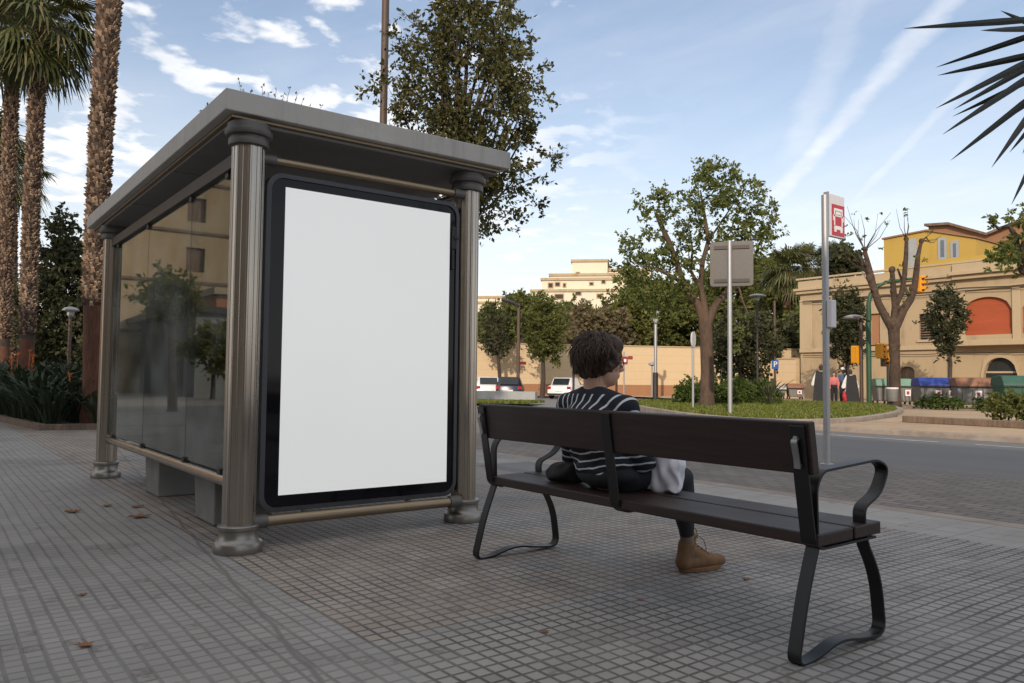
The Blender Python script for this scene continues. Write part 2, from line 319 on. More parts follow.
M = dict(
    paving=paving(), cobbles=cobbles(), asphalt=asphalt(),
    kerb=simple('kerb stone', (.27,.225,.19), .85, var=.25, scale=5, bump=.01),
    road_base=simple('side street asphalt', (.17,.165,.16), .85, var=.12, scale=3),
    sand=simple('sandy pavement', (.37,.27,.175), .9, var=.18, scale=1.3, bump=.006),
    pale_pave=simple('pale pavement', (.36,.33,.29), .9, var=.14, scale=2),
    white_line=simple('worn white road paint', (.36,.36,.37), .8, var=.35, scale=6),
    soil=simple('dry bed soil', (.10,.065,.045), .95, var=.4, scale=14, bump=.03),
    bronze=brushed('brushed bronze steel', (.43,.385,.335), .17, 1.0, .03),
    tubebrass=brushed('dull brass tube', (.33,.255,.175), .32, .85),
    ring=simple('grey cast rings', (.12,.112,.105), .5, .3, var=.15, scale=12),
    basering=simple('grey cast base', (.24,.225,.205), .36, .85, var=.18, scale=10),
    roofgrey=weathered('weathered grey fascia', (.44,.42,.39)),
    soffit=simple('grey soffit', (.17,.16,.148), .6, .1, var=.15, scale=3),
    darkmetal=simple('dark grey metal', (.040,.034,.03), .5, .3, var=.15),
    blackglass=simple('black glass border', (.006,.006,.008), .06, 0, var=.1, spec=.28, rvar=.02),
    trim=simple('grey metal trim', (.055,.056,.062), .5, .2, var=.1),
    poster=emit('lit blank poster', (1.0,1.0,.985), .30),
    glass=glassmat('shelter glass', (.95,.97,.95), 1.5, 1.15),
    concrete=simple('grey concrete seat', (.20,.195,.185), .8, var=.18, scale=6, bump=.004),
    plank=wood('dark brown bench plank', (.021,.0105,.0075)),
    benchsteel=simple('black bench steel', (.009,.009,.010), .42, .2, var=.2, scale=20, bump=.0006),
    bolt=simple('zinc bolt', (.25,.25,.25), .4, .8),
    galv=brushed('galvanised pole', (.42,.42,.43), .4, .7),
    greyplate=simple('grey sign back', (.085,.08,.078), .5, .3, var=.08),
    signwhite=simple('white sign face', (.62,.60,.62), .4, 0, var=.04),
    red=simple('red sign paint', (.42,.02,.03), .4, var=.08),
    darkred=simple('dark red sign paint', (.22,.02,.025), .5, var=.1),
    blue=simple('blue sign paint', (.02,.09,.32), .4, var=.08),
    white=simple('white paint', (.72,.72,.72), .45, var=.05),
    skin=simple('skin', (.47,.27,.19), .5, var=.06, scale=20),
    hair=simple('dark brown hair', (.050,.027,.016), .6, var=.5, scale=30, stretch=(1,1,.3)),
    trousers=simple('navy black leggings', (.010,.011,.015), .8, var=.2, scale=60, bump=.001),
    boot=simple('tan nubuck boot', (.175,.092,.042), .8, var=.22, scale=25, bump=.002),
    sole=simple('tan boot sole', (.17,.085,.035), .8, var=.2, scale=25),
    sock=simple('grey sock', (.16,.11,.08), .9, var=.2, scale=60),
    cloth_white=simple('lilac white cloth', (.74,.74,.80), .85, var=.12, scale=9, bump=.008),
    bag_black=simple('black bag fabric', (.014,.014,.016), .75, var=.3, scale=12, bump=.006),
    bark=simple('grey brown bark', (.15,.105,.075), .9, var=.35, scale=6, bump=.03, stretch=(3,3,.6)),
    bark_red=simple('reddish brown bark', (.085,.054,.037), .9, var=.4, scale=5, bump=.03, stretch=(2,2,.7)),
    bark_pollard=simple('knobbly brown bark', (.066,.043,.030), .95, var=.5, scale=7, bump=.05), bark_dark=simple('dark bark', (.052,.038,.03), .9, var=.3, scale=8, bump=.02),
    palmfibre=simple('red brown palm fibre', (.105,.046,.028), .95, var=.45, scale=9, bump=.02, stretch=(3,3,.5)),
    oak=leafmat('olive oak leaves', (.052,.058,.018), (.108,.106,.036), (.19,.165,.065), rough=.65, trans=.4),
    oakdark=leafmat('dark evergreen leaves', (.034,.043,.020), (.064,.070,.030), (.11,.105,.05), rough=.7, trans=.35),
    plane=leafmat('fresh plane leaves', (.075,.100,.022), (.14,.165,.04), (.21,.225,.08), rough=.7, trans=.45),
    green=leafmat('mid green leaves', (.080,.105,.026), (.15,.165,.045), (.22,.22,.075), rough=.7, trans=.5),
    yellowgreen=leafmat('yellow green leaves', (.11,.125,.03), (.18,.185,.05), (.25,.24,.085), rough=.7, trans=.5),
    russet=leafmat('russet leaves', (.13,.10,.055), (.20,.16,.085), (.25,.21,.11), rough=.7, trans=.45),
    hedge=leafmat('hedge leaves', (.045,.075,.014), (.085,.13,.025), (.13,.17,.04), trans=.4),
    palmleaf=leafmat('palm fronds', (.045,.058,.018), (.085,.095,.03), (.19,.155,.07), rough=.45, trans=.2),
    strel=leafmat('bird of paradise leaves', (.013,.024,.012), (.03,.045,.022), (.065,.08,.045), rough=.75, trans=.2),
    orange=simple('orange petals', (.50,.11,.01), .6, var=.2),
    yucca=simple('dark yucca blade', (.012,.014,.010), .5, var=.3, scale=20),
    grass=leafmat('lawn grass', (.085,.115,.016), (.14,.165,.028), (.22,.21,.06)),
    lawn=simple('lawn ground', (.085,.105,.022), .95, var=.3, scale=3),
    facade=plaster('old beige facade', (.40,.305,.19), (.15,.11,.072), .85),
    facade2=plaster('beige trim', (.43,.335,.215), (.17,.12,.08), .5),
    shutter=simple('terracotta roller shutter', (.33,.068,.022), .7, var=.12, scale=2, stretch=(1,1,14)),
    darkopen=simple('dark opening', (.02,.022,.022), .4, var=.2),
    yellowwall=plaster('ochre yellow wall', (.44,.295,.065), (.25,.16,.05), .25),
    brickroof=plaster('brown brick gable', (.28,.15,.08), (.12,.07,.05), .4, .3),
    farwall=plaster('pale yellow boundary wall', (.60,.455,.285), (.36,.26,.16), .2, .55),
    farband=plaster('brown wall base band', (.33,.165,.085), (.2,.1,.06), .3),
    cream=plaster('cream apartment wall', (.72,.64,.50), (.4,.3,.2), .15),
    brickred=plaster('red brick wall', (.36,.11,.055), (.2,.08,.05), .3, .2),
    beigeblock=plaster('beige apartment wall', (.34,.275,.20), (.25,.18,.12), .25),
    orangebrick=plaster('orange brick', (.42,.17,.07), (.22,.1,.06), .3, .22),
    metalshed=simple('grey corrugated metal', (.20,.215,.22), .5, .4, var=.1, scale=1, stretch=(1,12,.2)),
    bingrey=simple('grey bin plastic', (.17,.165,.16), .6, var=.12, scale=4),
    binblue=simple('blue bin lid', (.012,.04,.26), .5, var=.1),
    binbrown=simple('brown bin lid', (.22,.10,.055), .6, var=.15),
    bingreen=simple('green bin', (.025,.085,.06), .55, var=.15),
    binpale=simple('pale green bin lid', (.14,.25,.18), .6, var=.12),
    binteal=simple('teal green bin body', (.045,.13,.09), .6, var=.15),
    black=simple('black plastic', (.012,.012,.013), .5, var=.1),
    amber=simple('amber signal housing', (.72,.30,.012), .5, var=.08),
    amberlens=simple('dark signal lens', (.10,.04,.01), .3, var=.1),
    greenpost=simple('green painted post', (.02,.07,.035), .5, var=.15),
    brownpost=simple('brown post', (.085,.055,.04), .6, var=.15),
    lampcap=simple('grey lamp head', (.33,.34,.34), .5, .2, var=.06),
    carwhite=simple('white car paint', (.70,.70,.71), .25, var=.03), carblue=simple('dark blue car paint', (.018,.025,.045), .22, .2, var=.05),
    blueglass=simple('bluish window glass', (.10,.13,.17), .2, var=.1), carglass=simple('dark car glass', (.02,.025,.03), .08, var=.1), tyre=simple('rubber', (.015,.015,.015), .8, var=.1), taillight=simple('red tail light', (.35,.01,.01), .3, var=.05),
    robe_white=simple('white robe', (.74,.72,.70), .85, var=.06, scale=5), robe_black=simple('black tabard', (.022,.022,.026), .85, var=.2, scale=5),
    pink=simple('pink top', (.55,.16,.16), .8, var=.1), bluecloth=simple('blue cloth', (.05,.09,.17), .8, var=.1),
    leaf_dead=simple('dry fallen leaf', (.21,.085,.03), .8, var=.3, scale=30),
)
# striped knit: level stripes low on the back, fanning out over the shoulders
def knit():
    n = N('navy knit with white stripes'); x, y, z = n.xyz(n.co())
    w = n.m('MULTIPLY', n.m('SUBTRACT', n.noise(n.co(), 7.0, 3), .5), .03)
    sag = n.m('MULTIPLY', n.m('ABSOLUTE', n.m('SUBTRACT', y, 2.93)), -.16)
    f1 = n.m('FRACT', n.m('MULTIPLY', n.m('ADD', n.m('ADD', z, w), sag), 1/.037))
    ang = n.m('ARCTAN2', n.m('SUBTRACT', 3.06, y), n.m('SUBTRACT', z, .50))
    f2 = n.m('FRACT', n.m('MULTIPLY', n.m('ADD', ang, n.m('MULTIPLY', w, 1.2)), 1/.105))
    s1 = n.m('LESS_THAN', f1, .22); s2 = n.m('LESS_THAN', f2, .22)
    up = n.m('GREATER_THAN', z, .72)
    s = n.m('ADD', n.m('MULTIPLY', s2, up), n.m('MULTIPLY', s1, n.m('SUBTRACT', 1.0, up)))
    s = n.m('MULTIPLY', s, n.m('GREATER_THAN', z, .535))
    s = n.m('MULTIPLY', s, n.m('LESS_THAN', z, .932))
    n.base(n.mix(s, (.010,.012,.020), (.55,.57,.60))); n.rough(.9); n.bump(n.noise(n.co(), 220, 2), .002, .6); return n.mat
M['knit'] = knit()

# ------------------------------------------------------------------ world, sun, camera
SUN_EL, SUN_AZ = rad(24), rad(231)      # azimuth clockwise from +Y
W = bpy.data.worlds.new('World'); S.world = W; W.use_nodes = True
def sky():
    n = N.__new__(N); n.t = W.node_tree; n.mat = None
    bg = n.t.nodes['Background']; STR = .11
    st = n.n('ShaderNodeTexSky'); st.sky_type = 'NISHITA'; st.sun_disc = False; st.sun_elevation = SUN_EL; st.sun_rotation = SUN_AZ
    st.altitude = 0; st.air_density = 1.0; st.dust_density = 1.2; st.ozone_density = 1.6
    d = n.co('Generated'); x, y, z = n.xyz(d)
    zz = n.m('ADD', n.m('MAXIMUM', z, 0.0), .09); u = n.m('DIVIDE', x, zz); v = n.m('DIVIDE', y, zz); p = n.vec(u, v, 0.0)
    def uv(px, py):
        r = ray(px, py).normalized(); k = max(r.z, 0)+.09; return r.x/k, r.y/k
    az = n.m('ARCTAN2', x, y)                                   # clockwise from +Y
    left = n.m('SUBTRACT', 1.0, n.ramp(az, rad(30), rad(52)))
    # heaped small clouds
    c1 = n.noise(p, 6.0, 7, .52, .1); c2 = n.noise(p, 1.0, 4, .5)
    dens = n.m('ADD', c1, n.m('MULTIPLY', n.m('SUBTRACT', c2, .5), .7))
    puff = n.m('MULTIPLY', n.m('MULTIPLY', n.ramp(dens, .45, .60), .92), left)
    # thin veil everywhere
    veil = n.m('MULTIPLY', n.ramp(n.noise(n.scl(p, (1, .35, 1)), 1.1, 6, .6, .6), .35, .85), .40)
    # contrails: soft bands along straight lines of the cloud layer
    tot = None
    for (a, b, wd, st_) in (((772,200),(935,15),.046,.46), ((796,150),(850,10),.06,.26), ((862,192),(945,105),.026,.30)):
        (ax, ay), (bx, by) = uv(*a), uv(*b); L = math.hypot(bx-ax, by-ay); tx, ty = (bx-ax)/L, (by-ay)/L
        du = n.m('SUBTRACT', u, ax); dv = n.m('SUBTRACT', v, ay)
        al = n.m('ADD', n.m('MULTIPLY', du, tx), n.m('MULTIPLY', dv, ty)); ac = n.m('ABSOLUTE', n.m('SUBTRACT', n.m('MULTIPLY', du, -ty), n.m('MULTIPLY', dv, -tx)))
        ac = n.m('ADD', ac, n.m('MULTIPLY', n.m('SUBTRACT', n.noise(p, 5.0, 5, .65), .5), wd*1.6))
        wv = wd
        m = n.m('SUBTRACT', 1.0, n.ramp(ac, wv*.15, wv*1.25))
        m = n.m('MULTIPLY', m, n.m('MULTIPLY', n.ramp(al, -.25, .1), n.m('SUBTRACT', 1.0, n.ramp(al, L*1.0, L*1.6))))
        m = n.m('MULTIPLY', m, n.m('MULTIPLY', n.m('ADD', .55, n.m('MULTIPLY', n.noise(p, 9.0, 4), .9)), st_))
        tot = m if tot is None else n.m('MAXIMUM', tot, m)
    top = None
    hz = n.m('MULTIPLY', n.m('SUBTRACT', 1.0, n.ramp(z, -.02, .45)), .80)
    cov = n.m('MAXIMUM', n.m('MAXIMUM', puff, tot), veil)
    pale = n.mix(.10, st.outputs[0], (6.2, 6.0, 5.7))
    over = n.ramp(z, .42, .75)                                  # unseen patchy cloud above the view, added to make the fill light less blue
    pale = n.mix(n.m('MULTIPLY', over, n.m('ADD', .35, n.m('MULTIPLY', n.noise(p, 2.5, 5), .4))), pale, (6.6, 6.3, 5.9))
    base = n.mix(hz, pale, (6.7, 6.65, 6.5))
    shade = n.ramp(n.noise(p, 3.2, 5), .3, .75)
    cc = n.mix(shade, (6.0, 6.05, 6.3), (7.9, 7.8, 7.7))
    n.set(bg.inputs[0], n.mix(n.m('MULTIPLY', cov, .92, clamp=True), base, cc)); bg.inputs[1].default_value = STR
sky()
sd = Vector((math.sin(SUN_AZ)*math.cos(SUN_EL), math.cos(SUN_AZ)*math.cos(SUN_EL), math.sin(SUN_EL)))
L = bpy.data.lights.new('sun', 'SUN'); L.energy = 2.3; L.angle = rad(.6); L.color = (1.0, .84, .66)
lo = bpy.data.objects.new('sun', L); C.objects.link(lo); lo.rotation_euler = sd.to_track_quat('Z', 'Y').to_euler(); lo.location = sd*60
cam = bpy.data.cameras.new('camera'); cam.sensor_width = 36; cam.lens = 36*F_PX/1024; cam.clip_end = 3000; cam.clip_start = .05
co = bpy.data.objects.new('camera', cam); C.objects.link(co); S.camera = co
co.matrix_world = Matrix(((RT.x, UP.x, -FW.x, 0), (RT.y, UP.y, -FW.y, 0), (RT.z, UP.z, -FW.z, 1.0), (0,0,0,1)))
S.view_settings.view_transform = 'Standard'; S.view_settings.look = 'None'; S.view_settings.gamma = 1; S.view_settings.exposure = 0.58
S.render.resolution_x, S.render.resolution_y = 1024, 683
S.cycles.max_bounces = 8; S.cycles.transparent_max_bounces = 12; S.cycles.use_denoising = True
# ------------------------------------------------------------------ ground, road, pavements
def sheet(name, poly, z, mat, thick=None):
    b = MB()
    if thick is None: b.add([(x, y, z) for x, y in poly], [tuple(range(len(poly)))])
    else: b.prism(poly, lambda x, y: (x, y, z-thick), lambda x, y: (x, y, z))
    o = b.build(name, mat); return struct(o)
sheet('ground', [(-700,-700),(900,-700),(900,900),(-700,900)], -.13, M['road_base'])
sheet('near_pavement', [(-60,-60),(6.15,-60),(6.15,140),(-60,140)], 0, M['paving'])
struct(MB().box(6.152,6.345,-60,140,-.128,.003).build('kerb', M['kerb'], bevel=.012))
sheet('bus_bay', [(6.35,-60),(10.75,-60),(10.75,140),(6.35,140)], -.10, M['cobbles'])
sheet('road', [(10.75,-60),(16.62,-60),(16.62,140),(10.75,140)], -.101, M['asphalt'])
for i, (ya, yb) in enumerate(((-9,6.35),(7.0,12.5),(13.2,26),(27,60))):
    sheet('road_line', [(15.35,ya),(15.5,ya),(15.5,yb),(15.35,yb)], -.096, M['white_line'])
sheet('road_line', [(12.2,9.2),(12.3,9.2),(12.3,22),(12.2,22)], -.096, M['white_line'])
struct(MB().box(16.63,16.86,-60,10.9,-.128,.012).build('far_kerb', M['kerb'], bevel=.015))
# lawn island with a rounded kerb
LAWN = [(21.4,20.7),(19.2,17.6),(17.5,14.9),(16.75,12.9),(16.8,11.6),(17.5,11.0),(19.2,10.95),(21.3,11.4),(25.0,12.6),(28.2,14.0),(31.0,15.6),(33.2,17.6),(34.2,20.0),(33.4,22.6),(31.2,25.0),(28.0,26.0),(24.6,24.6)]
def smooth_closed(P, n=4):
    out = []; k = len(P)
    for i in range(k):
        p0, p1, p2, p3 = P[i-1], P[i], P[(i+1) % k], P[(i+2) % k]
        for j in range(n):
            t = j/n; out.append(tuple(.5*((2*p1[a])+(-p0[a]+p2[a])*t+(2*p0[a]-5*p1[a]+4*p2[a]-p3[a])*t*t+(-p0[a]+3*p1[a]-3*p2[a]+p3[a])*t**3) for a in (0,1)))
    return out
LP = smooth_closed(LAWN)
def inset(P, d):
    k = len(P); out = []
    for i in range(k):
        a, b = Vector(P[i-1]), Vector(P[(i+1) % k]); t = (b-a).normalized(); out.append((P[i][0]-t.y*d, P[i][1]+t.x*d))
    return out
area = sum(LP[i-1][0]*LP[i][1]-LP[i][0]*LP[i-1][1] for i in range(len(LP)))
sg = 1 if area > 0 else -1
INN = inset(LP, .22*sg)
b = MB(); k = len(LP)
b.add([(x,y,-.13) for x,y in LP]+[(x,y,.10) for x,y in LP]+[(x,y,.10) for x,y in INN]+[(x,y,-.1) for x,y in INN],
      [(i,(i+1)%k,k+(i+1)%k,k+i) for i in range(k)]+[(k+i,k+(i+1)%k,2*k+(i+1)%k,2*k+i) for i in range(k)]+[(2*k+i,2*k+(i+1)%k,3*k+(i+1)%k,3*k+i) for i in range(k)])
struct(b.build('lawn_kerb', M['kerb'], bevel=.02))
sheet('lawn', INN, .07, M['lawn'])
sheet('far_pavement', [(16.87,-60),(47,-60),(47,60),(41,60),(36.5,34),(33.5,24),(34,19),(30,15),(24,12.1),(20,11),(16.87,10.9)], -.02, M['sand'])
def inside(P, x, y):
    c = False; j = len(P)-1
    for i in range(len(P)):
        if (P[i][1] > y) != (P[j][1] > y) and x < (P[j][0]-P[i][0])*(y-P[i][1])/(P[j][1]-P[i][1])+P[i][0]: c = not c
        j = i
    return c
def grass(name, P, z, n, h=(.05,.12)):
    xs = [p[0] for p in P]; ys = [p[1] for p in P]; V = []; Q = []
    while len(V) < n*4:
        x, y = random.uniform(min(xs), max(xs)), random.uniform(min(ys), max(ys))
        if not inside(P, x, y): continue
        a = random.uniform(0, PI); w = random.uniform(.02,.05); hh = random.uniform(*h); dx, dy = math.cos(a)*w, math.sin(a)*w; lx, ly = random.gauss(0,.04), random.gauss(0,.04)
        i = len(V); V += [(x-dx,y-dy,z-.01),(x+dx,y+dy,z-.01),(x+dx*.3+lx,y+dy*.3+ly,z+hh),(x-dx*.3+lx,y-dy*.3+ly,z+hh)]; Q.append((i,i+1,i+2,i+3))
    o = quads(name, V, Q, M['grass']); o['kind'] = 'stuff'; return o
grass('lawn_grass', INN, .07, 26000)

# strip of lawn and low white wall far left of the island
q = [base_at(x, D) for x, D in ((455,33),(527,33),(545,36),(455,37))]
sheet('grass_verge', [(p.x,p.y) for p in q], -.02, M['lawn']); grass('verge_grass', [(p.x,p.y) for p in q], -.02, 4000)
def slab_wall(name, A, B, z0, z1, th, mat, parent=None, bevel=.01):
    A, B = Vector(A[:2]), Vector(B[:2]); t = (B-A).normalized(); nn = Vector((-t.y, t.x))*th/2
    pl = [A-nn, B-nn, B+nn, A+nn]
    return MB().prism([tuple(p) for p in pl], lambda x,y:(x,y,z0), lambda x,y:(x,y,z1)).build(name, mat, parent, bevel=bevel)
o = slab_wall('low_wall', base_at(440,40), base_at(536,38), -.13, .42, .35, M['lampcap'])
tag(o, 'low white kerb wall beside the grass strip in front of the parked cars', 'low wall')

# boundary wall (pale yellow over a brown base band)
A, B_ = base_at(405,51), base_at(833,57.3)
root = thing('boundary_wall', 'long pale yellow boundary wall with a brown base band behind the street trees', 'wall', (A.x,A.y,0))
slab_wall('wall', A, B_, .72, 3.36, .4, M['farwall'], root, 0); slab_wall('base_band', A, B_, -.13, .718, .44, M['farband'], root, 0); slab_wall('coping', A, B_, 3.362, 3.44, .5, M['facade2'], root)
pA, pB = base_at(405,48), base_at(833,54); pC, pD = base_at(833,57), base_at(405,51)
sheet('wall_pavement', [(pA.x,pA.y),(pB.x,pB.y),(pC.x,pC.y),(pD.x,pD.y)], -.03, M['pale_pave'])
# plain wall joining the old house
A, B_ = (46.3,29.9), (47.6,36.4)
root = thing('garden_wall', 'ochre garden wall between the old beige house and the palm', 'wall', (46.3,29.9,0))
slab_wall('wall', A, B_, -.13, 2.55, .4, M['farwall'], root, 0); slab_wall('coping', A, B_, 2.552, 2.64, .5, M['facade2'], root)

# ------------------------------------------------------------------ buildings
def facade(mb, y0, y1, z0, z1, ops, X=0.0, depth=.35, sgn=1, n=10, mi=0):
    """wall sheet in the plane X, normal -X*sgn, with reveals; ops: (ya, yb, za, zb, rise of the arch)"""
    ys = sorted({y0, y1, *[o[0] for o in ops], *[o[1] for o in ops]}); zs = sorted({z0, z1, *[o[2] for o in ops], *[o[3] for o in ops]})
    for i in range(len(ys)-1):
        for j in range(len(zs)-1):
            cy, cz = (ys[i]+ys[i+1])/2, (zs[j]+zs[j+1])/2
            if any(o[0] < cy < o[1] and o[2] < cz < o[3] for o in ops): continue
            mb.add([(X,ys[i],zs[j]),(X,ys[i+1],zs[j]),(X,ys[i+1],zs[j+1]),(X,ys[i],zs[j+1])], [(0,1,2,3)], mi)
    D = depth*sgn
    for (ya, yb, za, zb, rise) in ops:
        if rise <= 0:
            top = [(ya, zb), (yb, zb)]
        else:
            top = [(ya+(yb-ya)*i/n, zb-rise+rise*math.sqrt(max(0, 1-(2*i/n-1)**2))) for i in range(n+1)]
            for i in range(n):
                (a, az), (c, cz) = top[i], top[i+1]
                mb.add([(X,a,az),(X,c,cz),(X,c,zb),(X,a,zb)], [(0,1,2,3)], mi)
        ring = [(ya, za)]+top+[(yb, za)]
        for i in range(len(ring)):
            (a, az), (c, cz) = ring[i], ring[(i+1) % len(ring)]
            mb.add([(X,a,az),(X,c,cz),(X+D,c,cz),(X+D,a,az)], [(0,1,2,3)], mi)
    return mb
# old beige house with arched shutters, parallel to the road
XF = 46.0
def fy(px, py=380): return onX(px, py, XF).y
def fz(px, py): return onX(px, py, XF).z
root = thing('old_house', 'old two storey beige house with arched terracotta shutters and a plain side wing', 'house', (XF,20,0))
yl = 29.5
arch = [(fy(1013),fy(963.5), fz(990,334), fz(990,296), .75), (fy(1013)-.45-3.35, fy(1013)-.45, fz(990,334), fz(990,296), .75)]
arch.append((arch[1][0]-.45-3.35, arch[1][0]-.45, arch[0][2], arch[0][3], .75))
gar = (fy(1017.5), fy(983.5), -.13, fz(1000,357), .9)
gar2 = (gar[0]-6.2, gar[0]-2.6, -.13, gar[3], .9)
win = (fy(935), fy(919.5), fz(928,339), fz(928,313), 0)
wdoor = (fy(914), fy(899), -.13, fz(905,366), .25)
bl = (fy(850.5), fy(840), .9, fz(845,366), 0)
pan = (fy(880), fy(871), fz(875,345), fz(875,313), 0)
ops = [*arch, gar, gar2, win, wdoor, bl, pan]
b = MB(); facade(b, 4.0, yl, -.13, 7.5, ops, XF)
b.add([(XF,yl,-.13),(XF+14,yl,-.13),(XF+14,yl,7.5),(XF,yl,7.5)], [(0,1,2,3)]); b.add([(XF,4,-.13),(XF+14,4,-.13),(XF+14,4,7.5),(XF,4,7.5)], [(0,1,2,3)])
b.add([(XF,4,7.5),(XF+14,4,7.5),(XF+14,yl,7.5),(XF,yl,7.5)], [(0,1,2,3)])
b.build('wall', M['facade'], root)
zc = 6.98; ysplit = fy(955)
for nm, xx, ya, yb, za, zb, m_ in (('cornice',.35,ysplit+.02,yl+.3,zc,zc+.16,'facade2'), ('cornice',.22,ysplit+.02,yl+.2,zc-.2,zc-.004,'facade2'), ('cornice',.5,3.9,ysplit+.1,zc+.05,zc+.26,'facade2'),('cornice',.3,3.9,ysplit,zc-.18,zc+.046,'facade2'),
    ('parapet',.1,ysplit,yl+.1,zc+.164,7.62,'facade2'),('parapet',.25,4,ysplit-.01,zc+.264,7.68,'facade2'),('coping',.2,3.8,yl+.2,7.70,7.82,'facade2'),
    ('string_course',.12,ysplit,yl,zc-.72,zc-.6,'facade2'), ('string_course',.14,4,ysplit,zc-.8,zc-.66,'facade2'),
    ('string_course',.16,ysplit,yl,2.95,3.2,'facade2'), ('balcony_slab',.75,4,ysplit-.1,fz(1000,345),fz(1000,345)+.30,'facade2')):
    MB().box(XF-xx, XF-.003, ya, yb, za, zb).build(nm, M[m_], root, bevel=.02)
for yy, w_ in ((yl-.45,.9),(yl-3.1,.6),(ysplit-.3,.6),(arch[0][0]-.225,.4),(arch[1][0]-.225,.4)):
    MB().box(XF-.09, XF-.002, yy-w_/2, yy+w_/2, (3.203 if yy>ysplit else fz(1000,345)+.303), zc-.82 if yy<ysplit else zc-.74).build('pilaster', M['facade2'], root, bevel=.015)
for a in arch:
    s = MB().box(XF+.2, XF+.26, a[0]-.1, a[1]+.1, a[2]+.28, a[3]+.05)
    so = s.build('shutter', M['shutter'], root); MB().box(XF+.12, XF+.24, a[0], a[1], a[2], a[2]+.3).build('sill_rail', M['shutter'], so)
    MB().box(XF+.3, XF+.34, a[0]-.1, a[1]+.1, a[2]-.1, a[2]+.3).build('pane', M['darkopen'], root)
for g_ in (gar, gar2):
    d = MB().box(XF+.25, XF+.3, g_[0]-.1, g_[1]+.1, g_[2], g_[3]+.1).build('garage_door', M['darkopen'], root)
    MB().box(XF+.2, XF+.247, g_[0], g_[1], g_[2]+1.75, g_[2]+1.85).build('transom', M['facade2'], d)
    pts = [(g_[0]+(g_[1]-g_[0])*i/12, g_[3]-.9+.9*math.sqrt(max(0,1-(2*i/12-1)**2))) for i in range(13)]
    sb = MB()
    ring_o = [((p[0]-(g_[0]+g_[1])/2)*1.16+(g_[0]+g_[1])/2, p[1]+.28 if 0<i<12 else p[1]+.0) for i, p in enumerate(pts)]
    poly = [(g_[0],-.12)]+pts+[(g_[1],-.12)]+[(ring_o[-1][0],-.12)]+ring_o[::-1]+[(ring_o[0][0],-.12)]
    sb.prism(poly, lambda y,z:(XF-.08,y,z), lambda y,z:(XF-.004,y,z)); sb.build('arch_surround', M['facade2'], root)
w = MB().box(XF+.2,XF+.24,win[0]-.05,win[1]+.05,win[2]-.05,win[3]+.05).build('window', M['darkopen'], root)
sl = MB()
for i in range(9): sl.box(XF+.1,XF+.19,win[0],win[1],win[2]+.12+i*(win[3]-win[2]-.2)/9,win[2]+.17+i*(win[3]-win[2]-.2)/9)
sl.build('shutter', M['bark'], w)
MB().box(XF-.1,XF+.1,win[0]-.12,win[1]+.12,win[2]-.14,win[2]-.004).build('sill', M['facade2'], w)
MB().box(XF+.2,XF+.26,wdoor[0]-.05,wdoor[1]+.05,wdoor[2],wdoor[3]+.05).build('door', M['bark'], root)
MB().box(XF+.12,XF+.3,bl[0]-.05,bl[1]+.05,bl[2]-.05,bl[3]+.05).build('blocked_window', M['facade2'], root)
MB().box(XF+.16,XF+.3,pan[0]-.05,pan[1]+.05,pan[2]-.05,pan[3]+.05).build('blocked_window', M['farband'], root)
for zz in (6.15,6.3,2.75): MB().tube([(XF-.2,y_,zz+.05*math.cos(y_*1.3)-.03) for y_ in [5+i*1.1 for i in range(23)]], .02, 5).build('cable', M['black'], root)
pp = MB().tube([(XF-.12,ysplit+.25,.0),(XF-.12,ysplit+.25,6.7)], .06, 8).build('downpipe', M['bark'], root)

# ochre yellow roof house behind it
XY = 56.0
def yy_(px): return onX(px, 300, XY).y
def zz_(px, py): return onX(px, py, XY).z
root = thing('yellow_house', 'ochre yellow upper house with white framed windows above the old beige house', 'house', (XY,27,8))
y1_, y0_ = yy_(884), yy_(976); ym = yy_(928)
prof = [(y0_,6),(y1_,6),(y1_,zz_(884,239)),(ym,zz_(928,230.5)),(y0_,zz_(976,238))]
b = MB(); b.prism(prof, lambda y,z:(XY,y,z), lambda y,z:(XY+9,y,z)); b.build('wall', M['yellowwall'], root)
rp = [(y0_-.1,prof[4][1]+.01),(ym,prof[3][1]+.01),(y1_+.1,prof[2][1]+.01),(y1_+.1,prof[2][1]+.12),(ym,prof[3][1]+.12),(y0_-.1,prof[4][1]+.12)]
MB().prism(rp, lambda y,z:(XY-.12,y,z), lambda y,z:(XY+9.1,y,z)).build('roof', M['brickroof'], root)
MB().box(XY-2,XY-1.6,yy_(1010),y0_+2,6.0,zz_(990,258)).build('terrace_wall', M['yellowwall'], root)
for (pa, pb, qa, qb) in ((909,916,275,240),(940,946,258,239),(952.5,958,258,242)):
    f_ = MB().box(XY-.06,XY+.02,yy_(pb)-.1,yy_(pa)+.1,zz_(pa,qa)-.1,zz_(pa,qb)+.1).build('window', M['lampcap'], root)
    MB().box(XY-.075,XY-.062,yy_(pb)+.08,yy_(pa)-.08,zz_(pa,qa)+.08,zz_(pa,qb)-.08).build('pane', M['blueglass'] if pa>930 else M['lampcap'], f_)
root = thing('brick_house', 'brown brick gable house with a sloping roof behind the yellow house', 'house', (62,18,8))
XB = 62.0
def p62(px, py): q_ = onX(px, py, XB); return (q_.y, q_.z)
g1 = [p62(1060,262), p62(928,262), p62(928,226), p62(950,224.5), p62(988,235), p62(1060,205)]
MB().prism(g1, lambda y,z:(XB,y,z), lambda y,z:(XB+10,y,z)).build('wall', M['brickroof'], root)
MB().prism([p62(926,226.5),p62(950,225),p62(988,235.5),p62(1060,205.5),p62(1060,203),p62(988,233),p62(950,222.5),p62(926,224)], lambda y,z:(XB-.4,y,z+.02), lambda y,z:(XB+10,y,z+.02)).build('roof', M['bark'], root)

